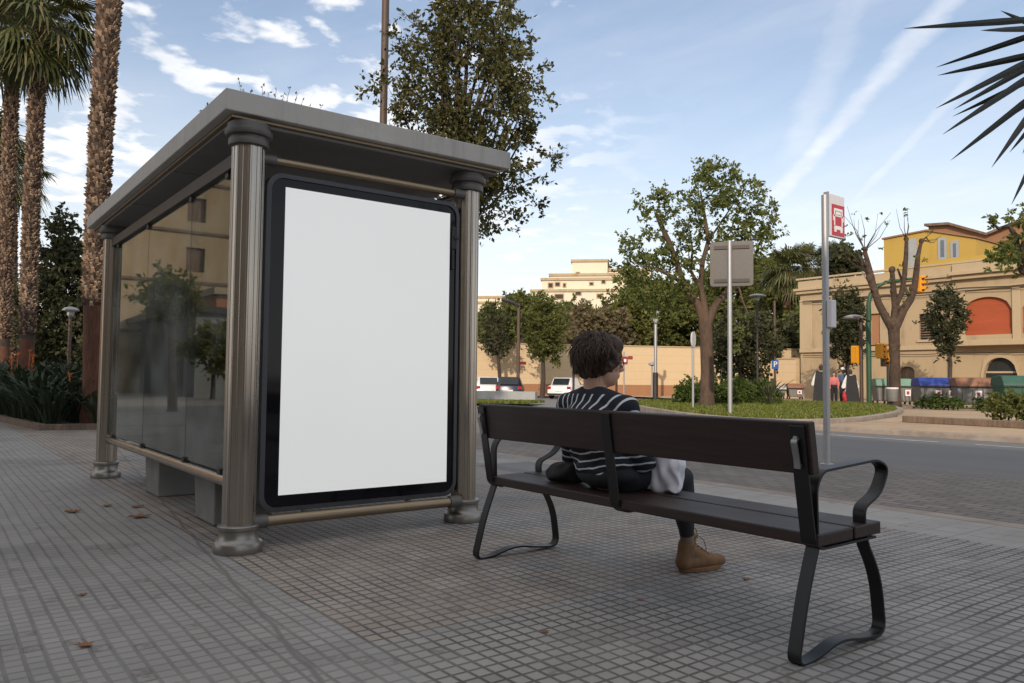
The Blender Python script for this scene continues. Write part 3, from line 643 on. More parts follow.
# stepped cream apartment block far behind the trees; local frame u along the picture, w away
def far_block(name, label, D, boxes, mats, wins, group=None):
    o0 = base_at(boxes[0][0], D); root = thing(name, label, 'apartment block', (o0.x,o0.y,0), group)
    ang = rad(-37-8)
    U = Vector((math.cos(ang), math.sin(ang), 0)); Wd = Vector((-U.y, U.x, 0))
    def cv(px, py, dd=0): return at(px, py, D)
    for i, (xa, xb, ya, yb_, dep) in enumerate(boxes):
        A = at(xa, 380, D); wdt = (xb-xa)/F_PX*D; z1 = at(xa, ya, D).z; z0 = -.13; off = .6*i
        P0 = Vector((A.x, A.y, 0)) + Wd*off
        mb = MB(); mb.prism([(0,0),(wdt,0),(wdt,dep),(0,dep)], lambda u,w_:tuple(P0+U*u+Wd*w_+Vector((0,0,z0))), lambda u,w_:tuple(P0+U*u+Wd*w_+Vector((0,0,z1))))
        part = mb.build('wall', mats[i % len(mats)], root)
        mb = MB(); mb.prism([(-.2,-.2),(wdt+.2,-.2),(wdt+.2,dep),(-.2,dep)], lambda u,w_:tuple(P0+U*u+Wd*w_+Vector((0,0,z1+.005))), lambda u,w_:tuple(P0+U*u+Wd*w_+Vector((0,0,z1+.4))))
        mb.build('parapet', M['facade2'], root)
        for (wx, wy, ww, wh) in wins:
            if xa < wx < xb and ya < wy < yb_ :
                u = (wx-xa)/F_PX*D; zc_ = at(wx, wy, D).z; w2, h2 = ww/F_PX*D/2, wh/F_PX*D/2
                fr_ = MB().prism([(u-w2-.15,zc_-h2-.15),(u+w2+.15,zc_-h2-.15),(u+w2+.15,zc_+h2+.15),(u-w2-.15,zc_+h2+.15)], lambda a,z:tuple(P0+U*a-Wd*.08+Vector((0,0,z))), lambda a,z:tuple(P0+U*a+Wd*.1+Vector((0,0,z)))).build('window', M['facade2'], root)
                MB().prism([(u-w2,zc_-h2),(u+w2,zc_-h2),(u+w2,zc_+h2),(u-w2,zc_+h2)], lambda a,z:tuple(P0+U*a-Wd*.16+Vector((0,0,z))), lambda a,z:tuple(P0+U*a-Wd*.1+Vector((0,0,z)))).build('pane', M['bark_dark'], fr_)
    return root
far_block('apartment_block', 'stepped cream apartment block with a roof tower rising behind the trees', 120,
    [(530,640,291,400,14),(540,640,279,291,12),(548,640,274,279,10),(570,606,259,275,8),(600,650,268,300,10)],
    [M['cream']], [(558,296,8,4),(567,304,7,5),(577,293,5,3),(586,291,3,2),(549,284,4,4),(556,283,4,3),(576,271,3,2),(563,284,2,3),(598,296,4,3),(602,281,3,3),(590,283,3,2)])
far_block('apartment_block', 'low pale apartment block far beyond the trees beside the shelter column', 135, [(440,545,303,400,14),(452,500,297,303,8)], [M['cream']], [(490,310,3,3),(505,310,3,3),(520,312,3,3)])
far_block('storage_house', 'pale flat roofed house with a red brick end just above the boundary wall', 66, [(482,548,332,400,8),(440,486,331,400,6)], [M['cream'], M['brickred']], [])
# buildings seen past the shelter's left side
far_block('corner_house', 'warm brick corner house behind the palms and flower bed', 60, [(-60,100,345,400,10),(-40,30,330,345,8)], [M['orangebrick'], M['cream']], [(45,362,5,8),(60,362,5,8),(78,362,5,8),(20,360,5,8)])
far_block('roadside_block', 'beige apartment block down the road behind the shelter glass', 95, [(113,320,236,400,14),(127,320,200,236,12),(152,320,168,200,10)], [M['beigeblock']], [(x_,y_,5,8) for x_ in range(120,260,22) for y_ in (252,282,312,342)])

# apartment row across the plaza, behind the viewer: it shades the stop and shows in the glass
def plaza_block(y0, y1, H, mat, label, col, X=-16.0):
    root = thing('plaza_block', label, 'apartment block', (X,y0,0))
    fl = [3.6+3.1*i for i in range(int((H-4)/3.1))]; n = int((y1-y0)/4.2); ops = []
    for z in fl:
        for i in range(n):
            a = y0+(i+.5)*(y1-y0)/n; ops.append((a-.8,a+.8,z+.3,z+2.5,0))
    b = MB(); facade(b, y0, y1, -.13, H, ops, X, -.3*-1, -1)
    b.box(X-12, X-.35, y0, y1, -.13, H-.01); b.build('wall', mat, root)
    MB().box(X-12.2, X+.4, y0-.2, y1+.2, H+.004, H+.4).build('roof', M['facade2'], root)
    for z in fl: MB().box(X+.004, X+1.1, y0+.6, y1-.6, z-.02, z+.16).build('balcony', M['facade2'], root); MB().box(X+1.02, X+1.08, y0+.6, y1-.6, z+.165, z+1.05).build('railing', col, root)
    pane = None
    for o_ in ops:
        if pane is None: pane = MB().box(-.33,-.3,-.8,.8,0,2.2).mesh('pane', M['carglass'])
        p_ = link('window', pane, root); p_.location = (X, (o_[0]+o_[1])/2, o_[2])
    return root
plaza_block(-34, -12, 17, M['beigeblock'], 'beige block with long balconies across the plaza', M['facade2'])
plaza_block(-11, 9, 12.5, M['beigeblock'], 'beige balconied block directly across the plaza from the shelter', M['bronze'])
def end_block(name, label, x1, x0, Y, H, mat, band, wn):
    # block closing the plaza, its sunny front facing the stop (local x = depth, local y runs towards -X)
    root = thing(name, label, 'apartment block', (x1,Y,0), None, world=False, rz=PI/2); Wd = x1-x0; ops = []
    for i in range(wn):
        for z in [1.2+3.1*j for j in range(int((H-2)/3.1))]: a_ = (i+.5)*Wd/wn; ops.append((a_-.55,a_+.55,z,z+1.5,0))
    b = MB(); facade(b, 0, Wd, -.13, H, ops, 0, .25, 1); b.box(.3,9,.01,Wd-.01,-.13,H-.01); b.build('wall', mat, root); MB().box(-.3,9.2,-.2,Wd+.2,H+.004,H+.35).build('roof', M['facade2'], root)
    for j in range(int((H-2)/3.1)): MB().box(-.12,-.003,.0,Wd,3.55+3.1*j,3.72+3.1*j).build('string_course', band, root)
    me_ = MB().box(.2,.24,-.55,.55,0,1.5).mesh('window', M['bark'])
    for o_ in ops: w_ = link('window', me_, root); w_.location = (0,(o_[0]+o_[1])/2,o_[2])
    return root
end_block('end_block', 'beige banded block closing the plaza, mirrored in the shelter glass', -1.0, -32, 50, 15.5, M['facade'], M['bark'], 5)
end_block('brick_cottage', 'low orange brick house mirrored in the glass beside the near column', -9.0, -17, 41, 5.2, M['orangebrick'], M['white'], 3)

# ------------------------------------------------------------------ bus shelter
SX0, SX1, SY0, SY1 = 1.49, 3.10, 4.56, 8.56
sh = thing('bus_shelter', 'grey bus shelter with flat roof, fluted bronze columns, glass side and lit blank poster', 'bus shelter', (2.2,6.5,0))
def fluted(r, z0, z1, c, n=8):
    # eight flat faces with narrow grooves beside each edge
    ring = []
    for i in range(n):
        a0 = 2*PI*(i-.5)/n+.2; a1 = 2*PI*(i+.5)/n+.2
        p0, p1 = Vector((math.cos(a0), math.sin(a0))), Vector((math.cos(a1), math.sin(a1)))
        for t, d in ((.0,1.0),(.06,1.0),(.075,.965),(.135,.965),(.15,1.0),(.40,1.012),(.43,.985),(.57,.985),(.60,1.012),(.85,1.0),(.865,.965),(.925,.965),(.94,1.0)):
            ring.append((p0.lerp(p1, t))*d*r)
    mb = MB(); k = len(ring); vs = [(c[0]+p.x, c[1]+p.y, z) for z in (z0, z1) for p in ring]
    mb.add(vs, [(i,(i+1)%k,k+(i+1)%k,k+i) for i in range(k)]); return mb
for cx_, cy_ in ((SX0,SY0),(SX1,SY0+.10),(SX0,SY1),(SX1,SY1)):
    c_ = fluted(.093, .16, 2.37, (cx_,cy_)).build('column', M['bronze'], sh)
    MB().lathe([(.134,0),(.136,.006),(.136,.046),(.131,.058),(.120,.066),(.113,.074),(.108,.088),(.106,.112),(.107,.126),(.114,.130),(.115,.136),(.115,.150),(.112,.155),(.101,.158),(.09,.160)], (cx_,cy_,0), 36).build('column_base', M['basering'], c_, smooth=28)
    MB().lathe([(.092,2.34),(.112,2.345),(.116,2.362),(.113,2.382),(.106,2.386),(.107,2.396),(.128,2.402),(.136,2.418),(.134,2.436),(.122,2.44),(.122,2.472)], (cx_,cy_,0), 36).build('capital', M['ring'], c_, smooth=35)
RX0, RX1, RY0, RY1 = 1.318, 3.33, 4.448, 9.06
rb = MB(); rb.box(RX0,RX1,RY0,RY1,2.508,2.632); roof = rb.build('roof', M['roofgrey'], sh, bevel=.006)
lp = MB(); lp.box(RX0+.05,RX1-.05,RY0+.05,RY1-.05,2.487,2.5065); lp.build('fascia_lip', M['tubebrass'], roof, bevel=.003)
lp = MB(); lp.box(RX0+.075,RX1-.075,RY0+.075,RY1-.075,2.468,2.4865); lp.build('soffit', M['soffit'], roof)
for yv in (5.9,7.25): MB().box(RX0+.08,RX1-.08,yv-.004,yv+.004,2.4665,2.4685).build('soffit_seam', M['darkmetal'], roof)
# glass side
GX = SX0
MB().box(GX-.035,GX+.035,SY0+.085,SY1-.085,2.262,2.345).build('top_rail', M['darkmetal'], sh, bevel=.004)
MB().tube([(GX,SY0+.08,.375),(GX,SY1-.08,.375)], .036, 14).build('bottom_rail', M['bronze'], sh, smooth=40)
ys_ = [SY0+.10, 5.72, 7.02, SY1-.10]
gl0 = []
for a, b_ in zip(ys_[:-1], ys_[1:]):
    g_ = MB().box(GX-.005,GX+.005,a+.006,b_-.006,.425,2.255).build('glass_pane', M['glass'], sh)
    eg = MB(); eg.box(GX-.0055,GX+.0055,b_-.0058,b_-.0015,.425,2.255); eg.build('pane_edge', M['darkmetal'], g_)
for yv in (4.9, 5.72, 7.02, 8.25):
    for zv in (.412, 2.25): MB().box(GX-.022,GX+.022,yv-.028,yv+.028,zv-.025,zv+.03).build('glass_clip', M['darkmetal'], sh, bevel=.004)
# end panel (far) glazed
MB().box(SX0+.12,SX1-.12,SY1-.005,SY1+.005,.42,2.25).build('glass_pane', M['glass'], sh)
MB().tube([(SX0+.09,SY1,.375),(SX1-.09,SY1,.375)], .03, 12).build('bottom_rail', M['bronze'], sh, smooth=40)
MB().tube([(SX0+.09,SY1,2.31),(SX1-.09,SY1,2.31)], .03, 12).build('top_rail', M['bronze'], sh, smooth=40)
MB().tube([(SX1,SY0+.09,2.33),(SX1,SY1-.09,2.33)], .035, 12).build('top_rail', M['bronze'], sh, smooth=40)
# poster case in the end facing the viewer
def rrect(x0,x1,z0,z1,r,n=8):
    P = []
    for cx_, cz_, a0 in ((x1-r,z1-r,0),(x0+r,z1-r,PI/2),(x0+r,z0+r,PI),(x1-r,z0+r,1.5*PI)):
        P += [(cx_+r*math.cos(a0+PI/2*i/n), cz_+r*math.sin(a0+PI/2*i/n)) for i in range(n+1)]
    return P
PX0, PX1, PZ0, PZ1 = 1.612, 2.985, .198, 2.232
MB().prism(rrect(PX0,PX1,PZ0,PZ1,.10), lambda x,z:(x,4.60,z), lambda x,z:(x,4.76,z)).build('poster_case', M['trim'], sh, bevel=.006)
case = [o for o in sh.children if o.name.startswith('poster_case')][0]
o1, o2 = rrect(PX0,PX1,PZ0,PZ1,.10), rrect(PX0+.028,PX1-.028,PZ0+.028,PZ1-.028,.078)
mb = MB(); k = len(o1)
mb.add([(x,4.6,z) for x,z in o1]+[(x,4.578,z) for x,z in o1]+[(x,4.573,z) for x,z in o2]+[(x,4.6,z) for x,z in o2], [(i,(i+1)%k,k+(i+1)%k,k+i) for i in range(k)]+[(k+i,k+(i+1)%k,2*k+(i+1)%k,2*k+i) for i in range(k)]+[(2*k+i,2*k+(i+1)%k,3*k+(i+1)%k,3*k+i) for i in range(k)])
mb.build('frame_trim', M['trim'], case, smooth=50)
o3 = rrect(PX0+.03,PX1-.03,PZ0+.03,PZ1-.03,.076)
MB().prism(o3, lambda x,z:(x,4.584,z), lambda x,z:(x,4.598,z)).build('black_glass', M['blackglass'], case)
MB().box(1.728,2.908,4.5815,4.5835,.296,2.152).build('blank_poster', M['poster'], case)
lk = MB(); lk.box(2.918,2.946,4.562,4.583,1.90,2.06); lk.box(2.93,2.966,4.552,4.562,1.97,1.995); lk.box(2.921,2.938,4.566,4.583,1.76,1.90); lk.build('lock', M['black'], case, bevel=.004)
for zz, r_ in ((.155,.033),(2.30,.026)):
    t_ = MB().tube([(SX0+.09,4.58,zz),(SX1-.09,4.58,zz)], r_, 16).build('cross_tube', M['tubebrass'], sh, smooth=40)
    for xa, xb in ((SX0+.085,SX0+.17),(SX1-.17,SX1-.085)): MB().tube([(xa,4.58,zz),(xb,4.58,zz)], r_+.008, 16).build('tube_socket', M['ring'], t_, smooth=40)
for xv in (1.9, 2.62): MB().tube([(xv,4.6,.16),(xv,4.6,.21)], .02, 10).build('case_bracket', M['ring'], sh)
# concrete seat inside
st_ = thing('shelter_seat', 'grey concrete seat on two splayed blocks inside the bus shelter', 'seat', (1.75,6.5,0))
for yv in (5.42, 6.95):
    mb = MB(); mb.prism([(yv-.02,0),(yv+.42,0),(yv+.50,.40),(yv-.02,.40)], lambda y,z:(1.60,y,z), lambda y,z:(2.0,y,z)); mb.build('seat_block', M['concrete'], st_, bevel=.012)
prof = [(1.55,.402),(2.08,.402),(2.10,.43),(2.08,.46),(1.80,.452),(1.68,.49),(1.60,.56),(1.555,.57)]
MB().prism(prof, lambda x,z:(x,5.05,z), lambda x,z:(x,7.85,z)).build('seat_shell', M['concrete'], st_, bevel=.012)

# ------------------------------------------------------------------ bench
bn = thing('bench', 'long dark brown plank bench with black steel loop arms, seen from behind', 'bench', (2.82,2.6,0))
BY0, BY1 = 1.605, 3.655
MB().prism([(2.604,.406),(2.842,.408),(2.842,.455),(2.604,.452)], lambda x,z:(x,BY0,z), lambda x,z:(x,BY1,z)).build('seat', M['plank'], bn, bevel=.006)
MB().prism([(2.854,.408),(3.045,.410),(3.045,.458),(2.854,.456)], lambda x,z:(x,BY0,z), lambda x,z:(x,BY1,z)).build('seat', M['plank'], bn, bevel=.006)
MB().prism([(2.532,.858),(2.574,.862),(2.604,.674),(2.561,.668)], lambda x,z:(x,BY0-.01,z), lambda x,z:(x,BY1+.01,z)).build('backrest', M['plank'], bn, bevel=.006)
def roundpath(P, r, n=6, closed=False):
    out = []; k = len(P)
    for i in range(k):
        if not closed and i in (0, k-1): out.append(P[i]); continue
        p = Vector(P[i]); a = Vector(P[i-1]); c = Vector(P[(i+1) % k]); rr = r[i] if hasattr(r, '__len__') else r
        da, dc = (a-p), (c-p); la, lc = da.length, dc.length; d = min(rr, la*.48, lc*.48); s0 = p+da.normalized()*d; s1 = p+dc.normalized()*d
        for j in range(n+1):
            t = j/n; out.append(tuple(s0*(1-t)**2 + p*2*t*(1-t) + s1*t*t))
    return out
LOOP = roundpath([(2.625,.40),(2.560,.24),(2.495,.002),(2.600,.004),(2.775,.045),(2.955,.016),(3.095,.008),(3.06,.24),(2.955,.395),(2.945,.515),(3.075,.565),(3.135,.66),(3.055,.697),(2.66,.675),(2.618,.62),(2.624,.40)],
    [0,.1,.06,.06,.07,.07,.07,.1,.06,.035,.05,.06,.06,.06,.05,0])
for j, yc in enumerate((1.64, 3.63)):
    MB().flatbar(LOOP, yc-.026, yc+.026, .010).build('arm_frame', M['benchsteel'], bn, bevel=.0015, smooth=40)
    sup = MB().flatbar(roundpath([(2.525,.845),(2.556,.67),(2.600,.42),(2.64,.395),(3.02,.398)], [0,.04,.05,.03,0]), yc-.03, yc+.03, .009).build('back_support', M['benchsteel'], bn, bevel=.0015, smooth=40)
    bo = MB(); 
    for (x_, z_) in ((2.529,.80),(2.549,.70)): bo.tube([(x_-.012,yc,z_),(x_,yc,z_)], .009, 10)
    for x_ in (2.68,2.78,2.9,3.0): bo.tube([(x_,yc,.385),(x_,yc,.40)], .008, 8)
    bo.build('bolt', M['bolt'], sup)
    br = MB().flatbar(roundpath([(2.532,.80),(2.512,.79),(2.532,.72),(2.535,.69)], [0,.02,.02,0]), yc+.002-.012, yc+.014, .006).build('strap_plate', M['bolt'], sup)
yc = 2.63
MB().flatbar(roundpath([(2.527,.85),(2.556,.67),(2.598,.42),(2.64,.39),(3.02,.396)], [0,.04,.05,.03,0]), yc-.028, yc+.028, .010).build('back_support', M['benchsteel'], bn, bevel=.0015, smooth=40)

# ------------------------------------------------------------------ seated person
pr = thing('person', 'person with short dark hair and striped navy top seated on the bench', 'person', (2.85,2.85,0))
HC = Vector((2.765,2.905,1.085)); fd = Vector((.885,-.465,-.06)).normalized(); sdv = fd.cross(Vector((0,0,1))).normalized(); upv = sdv.cross(fd)
HM = Matrix((fd, -sdv, upv)).transposed()          # head axes: x forward, y to her left, z up
def hp(x, y, z): return HC + HM @ Vector((x, y, z))
b = MB()
# head and neck
b.ell(hp(-.005,0,.03), (.098,.076,.105), 24, 16, 0, HM); b.ell(hp(.025,0,-.045), (.068,.060,.075), 20, 14, 0, HM); b.ell(hp(.055,0,-.085), (.032,.034,.026), 14, 10, 0, HM)
b.ell(hp(.078,0,.045), (.022,.05,.03), 14, 10, 0, HM)
b.cap_tube([hp(.090,0,.018), hp(.106,0,-.010), hp(.110,0,-.022)], [.010,.013,.014], 10); b.ell(hp(.100,.011,-.026), .010, 8, 6); b.ell(hp(.100,-.011,-.026), .010, 8, 6)
b.ell(hp(.090,0,-.052), (.012,.024,.008), 12, 8, 0, HM); b.ell(hp(.088,0,-.064), (.012,.021,.008), 12, 8, 0, HM)
for s_ in (-1,1):
    b.ell(hp(.060,.040*s_,-.012), (.026,.022,.022), 12, 8, 0, HM); b.ell(hp(-.008,.078*s_,-.01), (.022,.010,.032), 12, 8, 0, HM)
NB = Vector((2.735,2.925,.938))
b.cap_tube([hp(-.025,0,-.03), hp(-.03,0,-.09), NB+Vector((.006,0,-.012)), NB+Vector((.02,0,-.06))], [.058,.057,.060,.055], 18)
SHL, SHR = Vector((2.735,3.125,.872)), Vector((2.755,2.72,.868))
PEL = Vector((2.775,2.865,.54))
# torso under the clothes
b.ell((2.73,2.905,.79), (.070,.145,.11), 20, 14); b.ell((2.74,2.895,.68), (.070,.125,.13), 20, 14); b.ell(PEL, (.11,.165,.09), 20, 12)
b.cap_tube([SHL, NB+Vector((.005,0,-.03)), SHR], [.042,.045,.042], 14)
EL, ER = Vector((2.80,3.165,.60)), Vector((2.85,2.70,.60)); WL, WR = Vector((3.00,3.00,.585)), Vector((3.045,2.80,.585))
for a_, e_, w_ in ((SHL,EL,WL),(SHR,ER,WR)):
    b.cap_tube([a_, a_.lerp(e_,.5), e_], [.048,.042,.036], 14); b.cap_tube([e_, e_.lerp(w_,.4), w_], [.036,.034,.024], 14)
# legs and feet (inside the leggings and boots)
HIPL, HIPR = Vector((2.80,2.945,.525)), Vector((2.80,2.785,.525)); KR, KL = Vector((3.195,2.735,.50)), Vector((3.29,2.885,.50)); AR, AL = Vector((3.265,2.765,.09)), Vector((3.435,2.905,.09))
for h_, k_, a_ in ((HIPR,KR,AR),(HIPL,KL,AL)):
    b.cap_tube([h_, h_.lerp(k_,.5), k_], [.075,.062,.042], 16); b.cap_tube([k_, k_.lerp(a_,.35), k_.lerp(a_,.8), a_], [.04,.040,.028,.026], 14)
fdir = Vector((.985,-.17,0)).normalized()
for a_, fdir in ((AL, Vector((.80,.60,0))), (AR, fdir)): b.cap_tube([a_+Vector((0,0,-.045))-fdir*.02, a_+Vector((0,0,-.05))+fdir*.15], [.030,.027], 12)
# hands: palm, four bent fingers and a thumb each, resting on the lap
def hand(mb, wr, d, side):
    d = d.normalized(); n_ = Vector((0,0,1)); s2 = d.cross(n_).normalized()*side
    pc = wr + d*.045; mb.cap_tube([wr, wr+d*.03, wr+d*.075], [.023,.030,.031], 12, 0)
    for i, ln in enumerate((.068,.076,.072,.056)):
        o_ = wr + d*.08 + s2*(.028-.019*i); q1 = o_+d*ln*.45+Vector((0,0,.004)); q2 = o_+d*ln*.8+Vector((0,0,-.014)); q3 = o_+d*ln+Vector((0,0,-.03))
        mb.cap_tube([wr+d*.055+s2*(.022-.015*i), o_, q1, q2, q3], [.0095,.009,.0085,.008,.007], 8)
    mb.cap_tube([wr+d*.025+s2*.022, wr+d*.05+s2*.045+Vector((0,0,-.006)), wr+d*.085+s2*.05+Vector((0,0,-.016))], [.012,.0105,.009], 8)
hand(b, WL, Vector((.75,-.6,0)), 1); hand(b, WR, Vector((.8,.5,0)), -1)
body = organic('body', b, .0062, M['skin'], pr, 4, .5)
# top: body-hugging knit with loose batwing sleeves
t = MB()
t.ell((2.715,2.91,.80), (.108,.195,.115), 24, 16); t.ell((2.73,2.895,.68), (.108,.170,.15), 24, 16); t.ell((2.755,2.88,.575), (.122,.180,.085), 24, 14)
t.cap_tube([SHL+Vector((0,-.005,.0)), NB+Vector((-.012,.045,-.03)), NB+Vector((-.012,-.045,-.03)), SHR], [.060,.066,.066,.060], 16)
for a_, e_, w_ in ((SHL,EL,WL),(SHR,ER,WR)):
    inn = Vector((2.73,2.9,.70)).lerp(a_, .55)
    t.cap_tube([a_, a_.lerp(e_,.5)+Vector((0,0,-.01)), e_], [.066,.066,.058], 16); t.cap_tube([inn, inn.lerp(e_,.6), e_], [.08,.06,.05], 14); t.cap_tube([e_, e_.lerp(w_,.5), e_.lerp(w_,.72)], [.056,.047,.042], 14)
def folds(co):
    x, y, z = co[:,0], co[:,1], co[:,2]; k_ = .0085*np.sin(z*52+np.sin(y*19)*2.0+x*9)*(z<.80)+.003*np.sin(y*46+z*24+np.sin(z*30))
    cen = np.array([2.74,2.9]); d = co[:,:2]-cen; L_ = np.linalg.norm(d,axis=1,keepdims=True)+1e-6; co[:,:2] += d/L_*k_[:,None]; return co
organic('knit_top', t, .0085, M['knit'], pr, 6, .5, folds)
t = MB(); t.ell(PEL+Vector((-.005,0,-.005)), (.128,.188,.078), 22, 14)
for h_, k_, a_ in ((HIPR,KR,AR),(HIPL,KL,AL)):
    t.cap_tube([h_, h_.lerp(k_,.5), k_], [.088,.076,.054], 18); t.cap_tube([k_, k_.lerp(a_,.3), k_.lerp(a_,.62), k_.lerp(a_,.74)], [.052,.054,.043,.038], 16)
organic('leggings', t, .009, M['trousers'], pr, 5, .5)
for k_, a_, fdir in ((KL,AL,Vector((.80,.60,0))),(KR,AR,fdir)):
    s_ = MB().cap_tube([k_.lerp(a_,.72), k_.lerp(a_,.86), a_], [.036,.037,.039], 16); organic('sock', s_, .007, M['sock'], pr, 3, .5)
    bt = MB(); up_ = Vector((0,0,1)); o_ = Vector((a_.x,a_.y,0))
    bt.cap_tube([o_+up_*.05-fdir*.032, o_+up_*.09-fdir*.022, o_+up_*.14-fdir*.008], [.042,.040,.046], 18)
    bt.cap_tube([o_+up_*.045-fdir*.03, o_+up_*.055+fdir*.06, o_+up_*.046+fdir*.15, o_+up_*.042+fdir*.195], [.040,.043,.041,.032], 18)
    bt.cap_tube([o_+up_*.11, o_+up_*.072+fdir*.085], [.038,.038], 16)
    bt.cap_tube([o_+up_*.045+fdir*.19, o_+up_*.040+fdir*.222], [.036,.030], 16)
    boot = organic('boot', bt, .007, M['boot'], pr, 3, .5, lambda co: np.where(co[:,2:3] < .018, np.concatenate([co[:,:2], np.full((len(co),1), .018)], 1), co))
    sv = Vector((-fdir.y, fdir.x, 0)); out = []
    for i in range(28):
        an = 2*PI*i/28; l_ = .138*math.cos(an); out.append(o_ + fdir*(.082+l_) + sv*(math.sin(an)*(.046+.006*math.cos(an))*(1-.12*math.cos(an-.6))))
    MB().prism([(p.x,p.y) for p in out], lambda x,y:(x,y,.001), lambda x,y:(x,y,.024)).build('sole', M['sole'], boot, bevel=.004)
    lc = MB()
    for i in range(5):
        q_ = o_+fdir*(.03+.022*i)+up_*(.150-.0135*i); lc.tube([q_-sv*.026-up_*.01, q_+up_*.006, q_+sv*.026-up_*.01], .0028, 6)
    q_ = o_+fdir*.028+up_*.155
    for s2 in (-1,1): lc.tube([q_, q_+sv*.02*s2+up_*.035+fdir*.02, q_+sv*.04*s2+up_*.01+fdir*.045, q_+sv*.045*s2-up_*.04+fdir*.06], .0028, 6)
    lc.build('laces', M['sole'], boot)
# hair: full short bob, a modelled mass plus many locks that follow it
h = MB(); h.ell(hp(-.022,0,.045), (.122,.112,.118), 26, 18, 0, HM); h.ell(hp(-.048,0,-.015), (.085,.095,.075), 22, 16, 0, HM); h.ell(hp(.038,0,.095), (.070,.082,.055), 20, 14, 0, HM)
for s_ in (-1,1): h.ell(hp(-.012,.076*s_,.012), (.046,.030,.062), 16, 12, 0, HM)
def wav(co):
    c = np.array(HC); d = co-c; L_ = np.linalg.norm(d,axis=1); u = d/L_[:,None]
    ang = np.arctan2(u[:,1],u[:,0]); k_ = .003*np.sin(ang*9+u[:,2]*7)+.003*np.sin(ang*17-u[:,2]*11+1)+.002*np.sin(u[:,2]*19+ang*5); return co+u*k_[:,None]
hair = organic('hair', h, .0085, M['hair'], pr, 3, .5, wav)
lk_ = MB(); R2 = random.Random(5)
def hsurf(th, ph):   # th from crown, ph around (0 = face)
    dx, dy, dz = math.sin(th)*math.cos(ph), math.sin(th)*math.sin(ph), math.cos(th)
    t2 = min(th, 1.6); ov = th-t2; dx, dy, dz = math.sin(t2)*math.cos(ph), math.sin(t2)*math.sin(ph), math.cos(t2)
    r = .118 + .010*math.sin(t2)*(-math.cos(ph)); k_ = 1-.30*ov
    return Vector((dx*r*1.02*k_-.022, dy*r*.95*k_, dz*r+.036-ov*.125))
for i in range(2600):
    ph = R2.uniform(-PI, PI); th0 = R2.uniform(.05, 1.95); facep = abs(ph) < .62
    ln = R2.uniform(.35,.75) ; thm = 1.1 if facep else (1.3 if abs(ph) < 1.05 else 1.75 if abs(ph) < 1.5 else 2.42)
    th1 = min(th0+ln, thm+R2.uniform(-.15,.12))
    if th1-th0 < .12: continue
    dph = R2.gauss(.06,.20); pts = []; lift = R2.uniform(-.002,.008); cur = R2.uniform(-.008,.020)
    for j in range(5):
        t_ = j/4; q_ = hsurf(th0+(th1-th0)*t_, ph+dph*t_+.05*math.sin(t_*4+i*.7)); q_ *= 1+(lift+cur*t_*t_)/.12; pts.append(hp(*q_))
    w_ = R2.uniform(.0010,.0026); lk_.tube(pts, [w_*.8,w_,w_,w_*.8,w_*.2], 4, cap=False, squash=.6)
lk_.build('locks', M['hair'], hair, smooth=80)
gs = MB(); 
for s_ in (-1,1):
    gs.tube([hp(-.01,.082*s_,.012), hp(.05,.081*s_,.012), hp(.098,.066*s_,.010)], .0024, 6)
    gs.tube([hp(.100+.002*math.cos(a_),.036*s_+.026*math.cos(a_), .008+.020*math.sin(a_)) for a_ in [2*PI*i/16 for i in range(17)]], .0022, 6)
gs.tube([hp(.103,-.011,.012), hp(.106,0,.015), hp(.103,.011,.012)], .0022, 6)
gs.build('glasses', M['bark_dark'], pr)

# things with the person
bgm = MB(); 
bx = organic('cloth_bag', MB().cap_tube([(2.95,2.68,.49),(2.95,2.57,.49)], [.03,.03], 12).prism([(2.75,.457),(2.535,.459),(2.515,.60),(2.53,.67),(2.74,.67)], lambda y,z:(2.90+(z-.46)*.12,y,z), lambda y,z:(2.97+(z-.46)*.12,y+.02,z)), .008, M['cloth_white'], None, 5, .5,
    lambda co: co+np.stack([.010*np.sin(co[:,2]*38+co[:,1]*30)+.005*np.sin(co[:,1]*75-co[:,2]*40), .007*np.sin(co[:,2]*33+co[:,0]*50), .008*np.sin(co[:,1]*42)],1))
tag(bx, 'white cloth tote bag lying on the bench beside the seated person', 'bag')
kb = organic('handbag', MB().ell((2.78,3.20,.505), (.085,.095,.055), 18, 12).ell((2.80,3.13,.52), (.075,.07,.065), 16, 12).ell((2.75,3.25,.492), (.06,.05,.036), 14, 10), .008, M['bag_black'], None, 3, .5,
    lambda co: np.concatenate([(co+np.stack([.005*np.sin(co[:,2]*70+co[:,1]*40), .005*np.sin(co[:,0]*60), .004*np.sin(co[:,1]*80+co[:,0]*50)],1))[:,:2], np.maximum(co[:,2:3]+.004*np.sin(co[:,1:2]*80+co[:,0:1]*50), .459)], 1))
tag(kb, 'soft black bag on the bench seat at the person\'s left side', 'bag')
st = MB().tube([(2.80,3.18,.555),(2.85,3.23,.545),(2.87,3.27,.48),(2.82,3.29,.468)], .006, 6).build('strap', M['bag_black'], kb)
